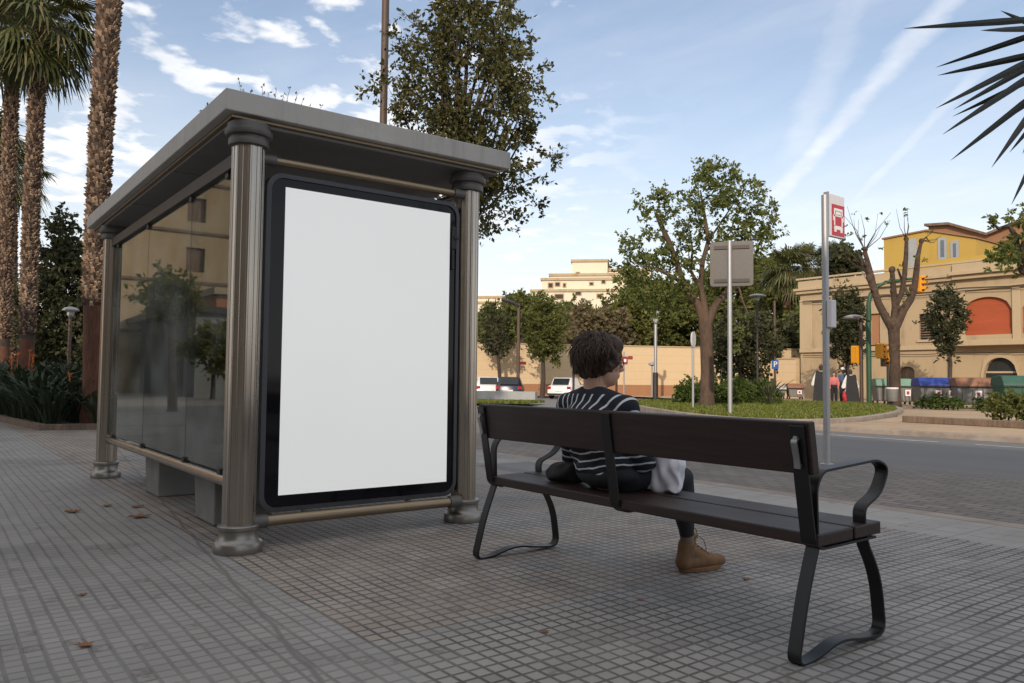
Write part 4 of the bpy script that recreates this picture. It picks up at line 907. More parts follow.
# ------------------------------------------------------------------ trees
def leaves(name, clumps, per, size, mat, parent, spread=.30, elong=1.7, up=.25, flat=None):
    """many folded leaves round clump centres [(pos, radius)]"""
    P = []; T = []
    for c, r in clumps:
        n = max(4, int(per*RNG.uniform(.6,1.4))); k_ = max(2, n//9); td = RNG.normal(0,1,(k_,3)); td[:,2] = td[:,2]*(flat or .8)-up*.6+.25; td /= np.linalg.norm(td,axis=1,keepdims=True)
        st = RNG.normal(0,.22,(k_,3))*r; ix = RNG.integers(0,k_,n); sp = RNG.uniform(.05,1.05,(n,1))
        P.append(np.array(c)+st[ix]+td[ix]*sp*r+RNG.normal(0,.085,(n,3))*r); T.append(td[ix])
    P = np.concatenate(P); T = np.concatenate(T); n = len(P)
    t = T*.75+RNG.normal(0,.62,(n,3)); t[:,2] -= up*.5; t /= np.linalg.norm(t,axis=1,keepdims=True)
    a = RNG.normal(0,1,(n,3)); a[:,2] += .6; w = np.cross(t,a); w /= np.linalg.norm(w,axis=1,keepdims=True)+1e-9; nn = np.cross(w,t)
    s = size*RNG.uniform(.45,1.45,(n,1)); l_ = t*s*elong; wd = w*s*.5
    V = np.stack([P, P+l_*.45+wd+nn*s*.12, P+l_, P+l_*.45-wd+nn*s*.12], 1).reshape(-1,3)
    Q = np.arange(n*4).reshape(n,4)
    return quads(name, V, Q, mat, parent)
def crown_clumps(c, R, n, clump_r, seed, hole=.0, taper=0.0, shell=.55):
    rg = np.random.default_rng(seed); out = []; c = np.array(c); ph = rg.uniform(0,6.28,6)
    while len(out) < n:
        d = rg.normal(0,1,3); d /= np.linalg.norm(d); k_ = rg.uniform(0,1)**(1/3)*(1-shell)+shell*rg.uniform(.55,1)
        lob = 1+.16*math.sin(3*math.atan2(d[1],d[0])+ph[0]+2*d[2])+.12*math.sin(5*d[2]+ph[1]+2*d[0]) + .10*math.sin(4*d[0]+6*d[1]+ph[2])
        p = d*np.array(R)*k_*lob
        if taper: 
            f = 1-taper*max(0,p[2]/R[2]); p[0] *= f; p[1] *= f
        if hole and math.sin(p[0]*2.7/max(R)*2.2+ph[3])*math.sin(p[1]*2.9/max(R)*2.2+ph[4])*math.sin(p[2]*3.1/max(R)*2.2+ph[5]) > 1-hole: continue
        out.append((c+p, clump_r*rg.uniform(.6,1.35)))
    return out
def tree(name, label, base, top, R, leafm, barkm, r0, n, per, size, clump_r, seed, fork=.45, limbs=14, hole=0, taper=0, group=None, lean=(0,0), extra=None, up=.25):
    """base: trunk foot; top: crown centre; R: crown radii"""
    base, top = Vector(base), Vector(top); rr = random.Random(seed)
    root = thing(name, label, 'tree', base, group)
    cl = crown_clumps(top, R, n, clump_r, seed, hole, taper)
    if extra: cl += extra
    mb = MB(); fk = base.lerp(top, fork); fk.x += lean[0]; fk.y += lean[1]
    mid = base.lerp(fk, .5)+Vector((rr.uniform(-.06,.06),rr.uniform(-.06,.06),0))
    mb.tube([base+Vector((0,0,-.1)), base+Vector((0,0,.12)), mid, fk, fk.lerp(top,.55)+Vector((rr.uniform(-.1,.1),rr.uniform(-.1,.1),0)), top+Vector((0,0,R[2]*.55))], [r0*1.5,r0*1.12,r0*.95,r0*.85,r0*.5,r0*.12], 10)
    for c, r in rr.sample(cl, min(limbs, len(cl))):
        c = Vector(c); s_ = fk.lerp(top, rr.uniform(-.05,.7)); m_ = s_.lerp(c,.5)+Vector((rr.uniform(-.1,.1)*R[0],rr.uniform(-.1,.1)*R[1],-.08*R[2]))
        mb.tube([s_, m_, c], [r0*.36,r0*.22,r0*.05], 6)
        for _ in range(2):
            e_ = c+Vector((rr.gauss(0,1),rr.gauss(0,1),rr.gauss(.3,1)))*clump_r*.9; mb.tube([m_.lerp(c,.6), e_], [r0*.1,r0*.02], 4)
    mb.build('trunk', barkm, root, smooth=60)
    leaves('crown', cl, per, size, leafm, root, up=up)
    return root
# holm oak rising behind the shelter
bb = base_at(432, 10.2); ctr = at(468, 95, 10.2)
cl_extra = [(tuple(at(x,y,10.2+random.uniform(-.5,.5))), .16) for x,y in ((388,75),(378,92),(395,35),(520,20),(540,70),(548,100),(552,150),(540,180),(500,225),(515,218),(487,228),(530,40),(470,-10),(440,-5),(505,-5),(412,20),(404,140),(392,110),(372,88),(536,205),(556,160))]
tree('oak_tree', 'olive green holm oak rising above the shelter roof behind the poster end', bb, (ctr.x,ctr.y,ctr.z-.15), (.98,.98,1.85), M['oak'], M['bark_dark'], .10, 330, 78, .034, .21, 3, fork=.6, limbs=40, taper=.15, extra=cl_extra, hole=.35)
# sprigs of a small tree just showing over the roof edge
bb = base_at(262, 13.5); ctr = at(262, 195, 13.5)
cl2 = [(tuple(at(x,y,13.5+random.uniform(-.3,.3))), .13) for x,y in ((238,78),(243,88),(250,92),(231,95),(222,100),(262,85),(268,92),(276,88),(283,94),(290,86),(297,93),(303,98),(310,104),(322,104),(205,105),(198,110),(256,100),(275,102))]
tree('small_tree', 'slender street tree whose thin sprigs show above the shelter roof edge', bb, ctr, (1.15,1.15,.9), M['green'], M['bark_dark'], .06, 100, 55, .035, .2, 9, fork=.55, up=-.5)
st_ = [o for o in bpy.data.objects if o.name.startswith('small_tree')][0]; mb = MB(); cl3 = []
for (c_, r_) in cl2:
    c_ = Vector(c_); b0 = ctr + (c_-ctr)*.3; b0.z = ctr.z+.4; m_ = b0.lerp(c_,.6)+Vector((random.uniform(-.05,.05),)*3); mb.tube([b0, m_, c_], [.008,.006,.003], 4)
    for t_ in (.15,.35,.55,.75,.95): cl3.append((tuple(m_.lerp(c_, t_)), .035))
mb.build('twigs', M['bark_dark'], st_); leaves('leaves', cl3, 5, .026, M['oak'], st_, up=-1.2)
# dark evergreen behind the palms
bb = base_at(62, 30); ctr = at(61, 305, 30)
tree('evergreen_tree', 'dense dark evergreen tree standing between the palms and the shelter', bb, ctr, (1.45,1.45,3.2), M['oakdark'], M['bark_dark'], .18, 330, 60, .10, .4, 21, fork=.4, taper=.35)
for i, (px, py, D, R_, lab) in enumerate(((-6,345,34,(1.6,1.6,1.9),'dark low tree at the very left edge behind the palm trunks'),(22,352,40,(1.6,1.6,1.4),'dark rounded tree between the two left palm trunks'))):
    tree('evergreen_tree', lab, base_at(px,D), at(px,py,D), R_, M['oakdark'], M['bark_dark'], .15, 120, 60, .10, .4, 30+i, fork=.4)

# street trees on the far side
gT = 'street trees in front of the boundary wall'
tree('street_tree', 'small sparse dark street tree left of the lamp post, before the yellow wall', base_at(500.5,50.3), at(496,331,50.3), (1.05,1.05,1.9), M['oakdark'], M['bark_dark'], .13, 90, 34, .10, .33, 41, fork=.6, hole=.3, limbs=18)
tree('street_tree', 'bushy mid green street tree right of the lamp post, before the yellow wall', base_at(542,48), at(543,331,48), (1.35,1.35,2.2), M['green'], M['bark_dark'], .14, 170, 60, .10, .42, 42, fork=.6, limbs=18)
back = [((498,326),66,(2.2,2.5,1.6),'green','mid green tree top over the wall behind the sparse dark street tree'),
 ((572,326),68,(3.2,2.5,2.0),'green','broad green tree behind the wall below the cream apartment block'),
 ((597,336),62,(3.0,2.2,2.3),'russet','russet brown bushy tree just above the wall behind the seated person'),
 ((655,318),70,(3.6,2.5,4.3),'green','green tree behind the wall left of the big forked plane tree'),
 ((628,322),66,(2.6,2.2,3.2),'yellowgreen','yellow green tree behind the wall beside the russet tree'),
 ((690,322),74,(4.2,2.5,4.2),'yellowgreen','yellow green tree filling the gap behind the big plane tree trunk'),
 ((733,318),70,(3.8,2.5,5.2),'green','tall mid green tree behind the wall right of the large sign back'),
 ((770,300),75,(3.3,2.5,4.6),'yellowgreen','light yellow green tree behind the lamp post with a flat head'),
 ((522,312),64,(1.9,2,1.7),'green','green tree top around the curved street lamp arm'),
 ((800,345),62,(2.3,2,3.2),'green','green tree behind the far palm at the corner of the old house'),
 ((765,355),58,(3.0,2.2,3.0),'oakdark','dark bushy tree behind the parking sign post'),
 ((842,262),64,(1.3,1.3,1.1),'oakdark','dark small tree top peeping over the old house parapet')]
for i, ((px,py),D,R_,mt,lab) in enumerate(back):
    tree('park_tree', lab, base_at(px+random.uniform(-4,4),D), at(px,py,D), R_, M[mt], M['bark_dark'], .2, int(75+20*R_[0]*R_[2]), 46, .20, .62, 60+i, fork=.45, limbs=10, hole=.2, group='trees behind the boundary wall')
tree('conifer_tree', 'dark dense conifer behind the hedge right of the plane tree trunk', base_at(740,42), at(741,352,42), (1.7,1.7,2.4), M['oakdark'], M['bark_dark'], .18, 190, 55, .11, .4, 80, fork=.4, taper=.2)
# big forked plane tree on the lawn
D = 28.5; bb = base_at(706,D,.07)
root = thing('plane_tree', 'tall sparse plane tree with a forked trunk on the lawn', 'tree', bb)
mb = MB(); q = lambda x,y,d=0: at(x,y,D+d)
tr = lambda P, r: mb.tube([q(*p) for p in P], [v_*(.78 if v_ < .19 else .95) for v_ in r], 10)
tr([(706,410),(706.5,395),(707,370),(706,345),(705,325),(703,312)], [.34,.27,.25,.24,.25,.22])
tr([(704,322),(697,303),(688,292),(683,282),(676,262),(668,240),(661,226),(655,212)], [.20,.17,.15,.14,.13,.12,.11,.07])
tr([(705,320),(703,300),(700,285),(702,262),(708,240),(704,215),(700,190)], [.20,.15,.13,.11,.10,.07,.03])
tr([(707,322),(716,303),(726,292,.3),(738,285,.5),(752,262,.6),(762,235,.6)], [.20,.16,.14,.12,.08,.03])
tr([(683,284),(672,276,-.5),(655,268,-.7),(632,262,-.6)], [.10,.08,.05,.02]); tr([(700,288),(690,270,.6),(692,250,.9),(688,222,1.0)], [.09,.07,.05,.02])
tr([(702,262),(694,256),(689,262),(688,250)], [.06,.05,.04,.02]); tr([(708,240),(722,220,.4),(735,200,.4)], [.06,.04,.02]); tr([(738,285,.5),(742,300,.2),(750,318)], [.05,.04,.02])
mb.build('trunk', M['bark_red'], root, smooth=60)
cl = []
for (x,y,rx,ry,n_) in ((655,208,20,20,26),(648,246,26,16,26),(635,268,22,14,20),(640,288,24,14,18),(668,262,18,14,14),(690,225,18,22,20),(706,192,26,22,34),(718,170,16,10,10),(738,192,24,22,28),(760,215,20,14,18),(752,238,20,16,18),(728,232,18,16,18),(700,256,22,16,16),(676,290,20,14,14),(720,270,18,14,12),(758,262,14,12,8),(664,308,16,12,10),(648,300,20,10,10),(770,232,10,8,6),(705,165,10,6,4),(740,330,8,16,4)):
    for _ in range(int(n_*1.9)):
        a_, k_ = random.uniform(0,2*PI), math.sqrt(random.random()); cl.append((tuple(at(x+rx*k_*math.cos(a_), y+ry*k_*math.sin(a_), D+random.uniform(-1,1)*rx*D/F_PX*1.2)), random.uniform(.16,.36)))
leaves('crown', cl, 30, .072, M['plane'], root, up=.5)
# pollarded tree before the old house
D = 32.7
root = thing('pollard_tree', 'bare pollarded tree with reddish bark and stubby upright limbs by the bins', 'tree', base_at(894.5,D))
mb = MB(); tr = lambda P, r, n=9: mb.tube([at(x,y,D+(z_ if len(k__)>0 else 0)) for (x,y,*k__) in P for z_ in [k__[0] if k__ else 0]], r, n)
tr([(894.5,408),(894.5,390),(894.3,360),(893.5,335),(893,322)], [.27,.22,.20,.22,.25], 12)
tr([(892,328),(884,315),(878,303),(873,288),(870,276),(867,262),(864,249)], [.20,.16,.15,.14,.15,.11,.07]); tr([(870,278),(864,268,.2),(860,258,.3)], [.08,.06,.03])
tr([(893,326),(894.5,306),(893,290),(891.5,270)], [.16,.13,.12,.09]); tr([(894.5,306),(901,293,-.2),(904,275,-.2),(905.5,255,-.2),(906,239,-.2)], [.12,.11,.10,.09,.07])
tr([(895,326),(903,309),(910,299),(914,287),(916,270),(917.5,255),(921,240)], [.20,.17,.15,.13,.12,.09,.06]); tr([(921,240),(926,237),(930,243)], [.04,.03,.01]); tr([(910,299),(903,284,.4),(897,268,.6)], [.08,.06,.04])
for (a_, b__, n_) in (((864,249),(852,205),5),((871,276),(838,240),4),((906,239),(905,205),4),((921,240),(935,228),3),((864,250),(885,212),4),((878,300),(858,262),2)):
    for _ in range(n_):
        e_ = (b__[0]+random.uniform(-10,10), b__[1]+random.uniform(-8,14)); m_ = ((a_[0]+e_[0])/2+random.uniform(-4,4), (a_[1]+e_[1])/2+random.uniform(-2,4)); z_ = random.uniform(-.8,.8)
        mb.tube([at(*a_,D), at(*m_,D+z_*.5), at(*e_,D+z_)], [.022,.013,.006], 4)
for (x_,y_,r_) in ((864,249,.13),(870,277,.17),(874,290,.15),(906,239,.10),(904.5,262,.12),(921,240,.10),(917,268,.13),(913,289,.17),(891.5,270,.13),(893,290,.15),(893,324,.29),(884,315,.19),(903,309,.18),(896,306,.16),(867,263,.12),(860,258,.06),(894,345,.22),(895,372,.215)):
    for _ in range(2): mb.ell(at(x_+random.uniform(-.8,.8),y_+random.uniform(-1,1),D), (r_*random.uniform(.8,1.1),r_*random.uniform(.8,1.1),r_*random.uniform(.7,1.3)), 9, 7)
mb.build('trunk', M['bark_pollard'], root, smooth=60)
leaves('crown', [(tuple(at(x+random.uniform(-3,3),y+random.uniform(-3,3),D+random.uniform(-.6,.6))), .16) for x,y in ((843,236),(850,243),(838,245),(856,232),(862,240),(848,252),(868,268),(880,215),(884,224),(905,206),(903,215),(930,234),(858,262),(846,228),(876,252),(852,212),(866,222),(872,290),(900,262),(909,296),(898,300),(866,256),(911,262),(925,256),(888,276))], 12, .07, M['green'], root)
# two dark clipped trees against the old house
tree('facade_tree', 'dark narrow tree before the old house, just right of the bus sign pole', base_at(848,41), at(845,324,41), (1.02,1.0,2.15), M['oakdark'], M['bark_dark'], .12, 200, 55, .085, .32, 91, fork=.45)
tree('facade_tree', 'dark narrow tree before the old house between the barred window and the shutters', base_at(948.5,38), at(945,320,38), (.82,.82,1.7), M['oakdark'], M['bark_dark'], .10, 140, 46, .085, .30, 92, fork=.5, lean=(.1,-.1))
# branch tips of a tree at the right edge
bb = base_at(1072, 23); cl = []
for (x,y,rx,ry,n_) in ((992,222,5,5,4),(1012,248,16,14,26),(1005,262,14,8,12),(1030,255,20,20,30),(1050,235,26,26,40),(1008,218,4,4,3),(1024,216,6,5,5),(1080,240,30,30,30)):
    for _ in range(n_): cl.append((tuple(at(x+random.uniform(-rx,rx), y+random.uniform(-ry,ry), 23+random.uniform(-.7,.7))), .2))
root = thing('edge_tree', 'light green pruned tree reaching in at the right edge of the view', 'tree', bb)
mb = MB(); mb.tube([bb, at(1070,300,23), at(1060,262,23)], [.24,.2,.17], 10); 
for P, r in (([(1062,268),(1040,275),(1022,270),(1018,255),(1015,235),(1008,225),(998,228),(991,222)],[.15,.13,.12,.09,.07,.06,.05,.03]),([(1018,255),(1024,238),(1026,214)],[.06,.05,.03]),([(1062,264),(1075,235),(1090,210)],[.14,.1,.05]),([(1022,270),(1019,262),(1010,255)],[.06,.05,.03])): mb.tube([at(x,y,23) for x,y in P], r, 8)
mb.build('trunk', M['bark_dark'], root, smooth=60); leaves('crown', cl, 26, .075, M['plane'], root)

# ------------------------------------------------------------------ palms
def fan_crown(c, R, n, seed, droop=1.0, segs=18):
    rr = random.Random(seed); V = []; Q = []
    def qd(a,b,c_,d):
        i = len(V); V.extend((a,b,c_,d)); Q.append((i,i+1,i+2,i+3))
    c = Vector(c)
    for k in range(n):
        az = k*2.39996+rr.uniform(-.2,.2); el = rr.uniform(-.95,1.2) if k > n*.25 else rr.uniform(.5,1.4)
        d = Vector((math.cos(az)*math.cos(el), math.sin(az)*math.cos(el), math.sin(el))); Lp = R*rr.uniform(.42,.6)
        s_ = d.cross(Vector((0,0,1))); s_ = s_.normalized() if s_.length > .1 else Vector((1,0,0)); u_ = s_.cross(d)
        e0 = c+d*.12; e1 = c+d*Lp*.6; e2 = c+d*Lp+Vector((0,0,-.10*R*max(.2,math.cos(el))))
        for a, b in ((e0,e1),(e1,e2)): qd(a-s_*.02,a+s_*.02,b+s_*.014,b-s_*.014)
        dd = (e2-e1).normalized()
        for j in range(segs):
            t = (j/(segs-1)-.5)*2; an = t*1.75; sd_ = (dd*math.cos(an)+s_*math.sin(an)).normalized()
            ln = R*.62*(1-.28*abs(t))*rr.uniform(.85,1.1); w = u_*0+ (sd_.cross(u_)).normalized()*ln*.035
            m1 = e2+sd_*ln*.55+Vector((0,0,-.05*ln)); tip = e2+sd_*ln*.88+Vector((0,0,-droop*ln*rr.uniform(.18,.5)))
            qd(e2, e2, m1+w, m1-w) if False else qd(e2-w*.3,e2+w*.3,m1+w,m1-w); qd(m1-w,m1+w,tip+w*.12,tip-w*.12)
    return V, Q
def palm(label, pts, r_bot, r_top, crown_R, seed, boots_from=2.4, nf=46, group=None, bootn=12, step=.058, dead=True):
    pts = [Vector(p) for p in pts]; root = thing('palm_tree', label, 'palm', pts[0], group); rr = random.Random(seed)
    N_ = 40; path = []
    for i in range(N_+1):
        t = i/N_*(len(pts)-1); k = min(int(t), len(pts)-2); path.append(pts[k].lerp(pts[k+1], t-k))
    H = path[-1].z; zr = lambda z: r_bot+(r_top-r_bot)*max(0,min(1,z/H))
    lo_ = [p for p in path if p.z < boots_from+.02]; hi_ = path[max(0,len(lo_)-1):]
    if len(hi_) > 1 and len(lo_) > 1 and boots_from < 10: MB().tube(hi_, [zr(p.z)*.99 for p in hi_], 16).build('upper_trunk', M['bark_dark'], root, smooth=60)
    else: lo_ = path
    mb = MB(); mb.tube(lo_, [zr(p.z)*(1.25 if p.z < .25 else 1)*(1+.03*math.sin(i*2.1)) for i, p in enumerate(lo_)], 16)
    trk = mb.build('trunk', M['palmfibre'], root, smooth=60)
    def pos(z):
        for i in range(N_):
            if path[i].z <= z <= path[i+1].z: return path[i].lerp(path[i+1], (z-path[i].z)/max(1e-6,path[i+1].z-path[i].z))
        return path[-1]
    bm_ = MB(); z = boots_from; row = 0
    while z < H-.05:
        c = pos(z); r = zr(z)
        for j in range(bootn):
            a = 2*PI*(j+(row % 2)*.5)/bootn+rr.uniform(-.12,.12); d = Vector((math.cos(a),math.sin(a),0)); s_ = Vector((-d.y,d.x,0)); w = r*2*PI/bootn*.34*rr.uniform(.75,1.15)
            o = c+d*(r*.97)+Vector((0,0,rr.uniform(-.03,.03))); out = rr.uniform(.025,.085); h = step*rr.uniform(1.1,2.0)
            tp = o+d*out+Vector((0,0,h*.75)); a0, a1 = o-s_*w*1.15, o+s_*w*1.15; b0, b1 = tp-s_*w*.75, tp+s_*w*.75; tt = o+d*(out*.35)+Vector((0,0,h*1.0))
            bm_.add([a0,a1,b0,b1,tt-s_*w*.5,tt+s_*w*.5,o+Vector((0,0,h*.7))], [(0,1,3,2),(2,3,5,4),(0,2,4,6),(1,6,5,3)])
        z += step; row += 1
    if bm_.v: bm_.build('leaf_bases', M['boots'], trk)
    V, Q = fan_crown(path[-1]+Vector((0,0,.15)), crown_R, nf, seed, 1.0); quads('crown', V, Q, M['palmleaf'], root)
    return root
n_ = N('cut palm leaf bases'); g_ = n_.n('ShaderNodeNewGeometry').outputs['Random Per Island']; ns = n_.noise(n_.co(), 18, 4)
c_ = n_.mix(n_.ramp(g_, .15, .85), (.085,.048,.032), (.43,.30,.205)); n_.base(n_.mix(n_.m('MULTIPLY', ns, .6), c_, (.07,.045,.03))); n_.rough(.9); M['boots'] = n_.mat
D = 15.3
palm('thick palm trunk nearest the shelter roof, running out of the top of the view', [base_at(94,D), at(93,330,D), at(96,230,D), at(102,110,D), at(109,0,D), at(116,-190,D)], .19, .18, 1.9, 1, 2.35)
D = 20
palm('palm with a drooping crown, right one of the pair at the left edge', [base_at(25,D), at(27,330,D), at(31,200,D), at(36,100,D), at(40,28,D)], .172, .16, 1.75, 2, 2.0, 70)
D = 22.5
palm('palm at the left edge, thinner and set behind the drooping palm', [base_at(4,D), at(3,330,D), at(7,200,D), at(11,100,D), at(14,40,D)], .172, .155, 1.75, 3, 2.0, 70)
D = 26
palm('palm whose trunk stands outside the left edge with fronds hanging in', [base_at(-38,D), at(-34,200,D), at(-26,150,D)], .24, .22, 1.9, 4, 1.5, 50, bootn=7)
D = 32
palm('lower palm half hidden behind the two left palm trunks', [base_at(10,D), at(10,260,D), at(10,180,D)], .24, .22, 1.8, 5, 1.5, 50, bootn=7)
D = 64
palm('far shaggy palm at the left corner of the old beige house', [base_at(787,D), at(787,330,D), at(789,272,D)], .42, .40, 2.7, 6, 40, 60)
palm('far palm top rising over the trees beside the bus sign pole', [base_at(800,D+6), at(803,300,D+6), at(806,264,D+6)], .35, .33, 2.3, 7, 40, 50)
palm('small palm showing over the old house roof left of the yellow house', [base_at(826,68), at(828,300,68), at(830,262,68)], .3, .3, 2.0, 8, 40, 40)

# ------------------------------------------------------------------ planted bed with kerb
BED = [(.6,27.0),(1.72,16.3),(4.7,15.6),(5.2,27.0)]
bo = MB(); INB = inset(BED, -.14) if sum(BED[i-1][0]*BED[i][1]-BED[i][0]*BED[i-1][1] for i in range(4)) < 0 else inset(BED, .14)
k = 4
bo.add([(x,y,.0) for x,y in BED]+[(x,y,.11) for x,y in BED]+[(x,y,.11) for x,y in INB]+[(x,y,.02) for x,y in INB],
       [(i,(i+1)%k,k+(i+1)%k,k+i) for i in range(k)]+[(k+i,k+(i+1)%k,2*k+(i+1)%k,2*k+i) for i in range(k)]+[(2*k+i,2*k+(i+1)%k,3*k+(i+1)%k,3*k+i) for i in range(k)])
tag(bo.build('bed_kerb', M['bark'], bevel=.02), 'stone kerb edging round the planted bed at the palms', 'bed edging')
sheet('bed_soil', INB, .07, M['soil'])
def strel(seed, h, n, w):
    rr = random.Random(seed); V = []; Q = []; tips = []
    for i in range(n):
        a = rr.uniform(0,2*PI); ln = h*rr.uniform(.65,1.05); lean = rr.uniform(.15,.95); d = Vector((math.cos(a),math.sin(a),0)); s_ = Vector((-d.y,d.x,0)); b0 = d*rr.uniform(.02,.2)
        p = [b0, b0+d*ln*lean*.35+Vector((0,0,ln*.55)), b0+d*ln*lean*.65+Vector((0,0,ln*.80)), b0+d*ln*lean*1.0+Vector((0,0,ln*.96)), b0+d*ln*lean*1.3+Vector((0,0,ln*rr.uniform(.92,1.08)))]
        ws = [.010,.010,w*rr.uniform(.7,1),w*.8,.005]
        for j in range(4):
            k_ = len(V); V.extend([p[j]-s_*ws[j], p[j]+s_*ws[j], p[j+1]+s_*ws[j+1], p[j+1]-s_*ws[j+1]]); Q.append((k_,k_+1,k_+2,k_+3))
        tips.append(p[3])
    return V, Q, tips
sp = [(2.0,16.9,.62),(2.75,16.5,.60),(3.5,16.3,.66),(4.2,16.3,.66)]
rs = random.Random(4)
for r_ in range(10):
    for c_ in range(5): sp.append((1.95-.05*r_+c_*.6+rs.uniform(-.15,.15), 17.5+r_*.7+rs.uniform(-.15,.15), .8+.045*r_+rs.uniform(-.12,.12)))
for i, (x, y, h) in enumerate(sp):
    front = i < 4; fl = (not front) and i % 8 == 5
    lab = {0:'leafy plant at the left front corner of the planted bed',1:'low leafy plant in the middle of the bed front edge',2:'leafy plant in the bed front edge before the thick palm',3:'leafy plant in the bed front edge beside the shelter column'}.get(i)
    root = thing('leafy_plant', lab or ('tall leafy plant with orange flowers deeper in the planted bed' if fl else 'tall leafy plant without flowers deeper in the planted bed'), 'plant', (x,y,.07), 'leafy plants in the kerbed bed', world=False)
    V, Q, tips = strel(200+i, h, 62, .036); quads('leaves', V, Q, M['strel'], root)
    if fl:
        for t_ in range(3):
            a = random.uniform(0,2*PI); r_ = random.uniform(.1,.35); p = Vector((r_*math.cos(a), r_*math.sin(a), h*random.uniform(1.0,1.2))); mb = MB()
            mb.tube([(p.x*.3,p.y*.3,.1), p], .012, 6)
            for j in range(5):
                an = random.uniform(0,2*PI); mb.tube([p, p+Vector((.06*math.cos(an),.06*math.sin(an),.05+.04*random.random()))], [.014,.004], 5)
            mb.build('flower', M['orange'], root)
# yucca reaching in at the upper right, rooted outside the view
D = 4.0; hd = at(1062,62,D); yb = Vector((hd.x+.05,hd.y-.05,0))
root = thing('yucca', 'dark spiky yucca whose blades reach in from the upper right edge', 'plant', yb)
MB().tube([yb, yb.lerp(hd,.5)+Vector((.04,-.03,0)), hd], [.10,.075,.06], 12).build('trunk', M['bark'], root, smooth=60)
mb = MB()
def blade(p0, p1, w, sag=.0):
    p0, p1 = Vector(p0), Vector(p1); d = p1-p0; vw = (p0+p1)/2-EYE; s_ = d.cross(vw).normalized(); s_ = (s_*.75+vw.normalized()*random.uniform(-.5,.5)).normalized(); u_ = s_.cross(d).normalized(); V = []; F_ = []
    for i, (t, k_) in enumerate(((0,.55),(.15,.85),(.4,1),(.7,.72),(.9,.32),(1,.03))):
        c = p0+d*t+Vector((0,0,-sag*t*t)); V += [c-s_*w*k_, c-u_*w*.22*k_, c+s_*w*k_, c+u_*w*.10*k_]
    for i in range(5):
        for j in range(4): a = 4*i+j; b2 = 4*i+(j+1)%4; F_.append((a,b2,b2+4,a+4))
    mb.add(V, F_)
for (ax,ay,bx_,by_,dz) in ((1062,-20,903,28,0),(1075,-10,935,67,.1),(1050,-2,980,30,-.1),(1065,35,937,75,.1),(1070,25,935,108,-.1),(1072,30,953,109,.15),(1068,45,942,134,-.05),(1075,60,952,116,.2),(1070,75,950,160,.05),(1066,68,991,167,-.1),(1080,80,985,131,.2),(1075,95,1009,152,.1),(1074,110,1011,204,-.1),(1060,20,1000,10,.3),(1085,40,1010,60,.3)):
    c0 = hd + (at(ax,ay,D+dz)-hd)*.55; blade(c0, at(bx_,by_,D-.25+dz*1.5), .018, .0)
for i in range(70):
    a = random.uniform(-PI,PI); el = random.uniform(-.7,1.3); d = RT*math.cos(a)*math.cos(el)+FW*math.sin(a)*math.cos(el)+Vector((0,0,1))*math.sin(el); 
    if d.dot(RT) < -.05: continue
    blade(hd, hd+d*random.uniform(.45,.6), .017, .03)
mb.build('blades', M['yucca'], root)
# hedge, low shrubs
def bush(name, label, c0, c1, h, wd, mat, seed, n=150, per=40, size=.05, group=None, cat='bush', z0=0.0):
    rr = random.Random(seed); c0, c1 = Vector(c0), Vector(c1); root = thing(name, label, cat, ((c0.x+c1.x)/2,(c0.y+c1.y)/2,z0), group); t = (c1-c0).normalized(); s_ = Vector((-t.y,t.x,0)); cl = []
    for _ in range(n):
        k_ = rr.random(); a = rr.uniform(0,PI); r_ = math.sqrt(rr.uniform(.25,1)); e_ = .55+.45*math.sin(min(1,min(k_,1-k_)*7)*PI/2); p = c0.lerp(c1,k_)+s_*(math.cos(a)*r_*wd*e_); cl.append(((p.x,p.y,z0+.12+(h-.2)*math.sin(a)*r_*e_*(1+.12*math.sin(k_*23))), .17))
    leaves('leaves', cl, per, size, mat, root)
    mb = MB()
    for i in range(9): p = c0.lerp(c1,(i+.5)/9); mb.tube([(p.x,p.y,z0-.05),(p.x+rr.uniform(-.1,.1),p.y+rr.uniform(-.1,.1),z0+h*.6)], [.03,.012], 6)
    mb.build('stems', M['bark_dark'], root); return root
D = 31.5
bush('hedge', 'clipped green hedge on the lawn behind the plane tree trunk', base_at(678,D), base_at(774,D+1.5), 1.12, .75, M['hedge'], 7, 380, 46, .06, cat='hedge', z0=.05)
bush('hedge', 'low clipped hedge in front of the blue lidded bin', base_at(919,32.0), base_at(959,30.5), .52, .3, M['hedge'], 8, 90, 40, .05, cat='hedge')
bush('hedge', 'low clipped hedge in front of the brown lidded bin', base_at(975,30.5), base_at(1000,29.8), .52, .3, M['hedge'], 9, 60, 40, .05, cat='hedge')
bush('shrub', 'leggy green shrub by the low kerb wall in front of the green bin', base_at(988,21.8), base_at(1060,20.5), .82, .5, M['green'], 10, 130, 30, .06, cat='shrub')
V = []; Q = []
root = thing('agave', 'spiky agave standing at the right end of the clipped hedge', 'plant', base_at(768,30,.07))
V, Q, _t = strel(77, 1.05, 26, .04); o_ = base_at(768,30,.07); quads('leaves', [v+o_ for v in V], Q, M['oakdark'], root)
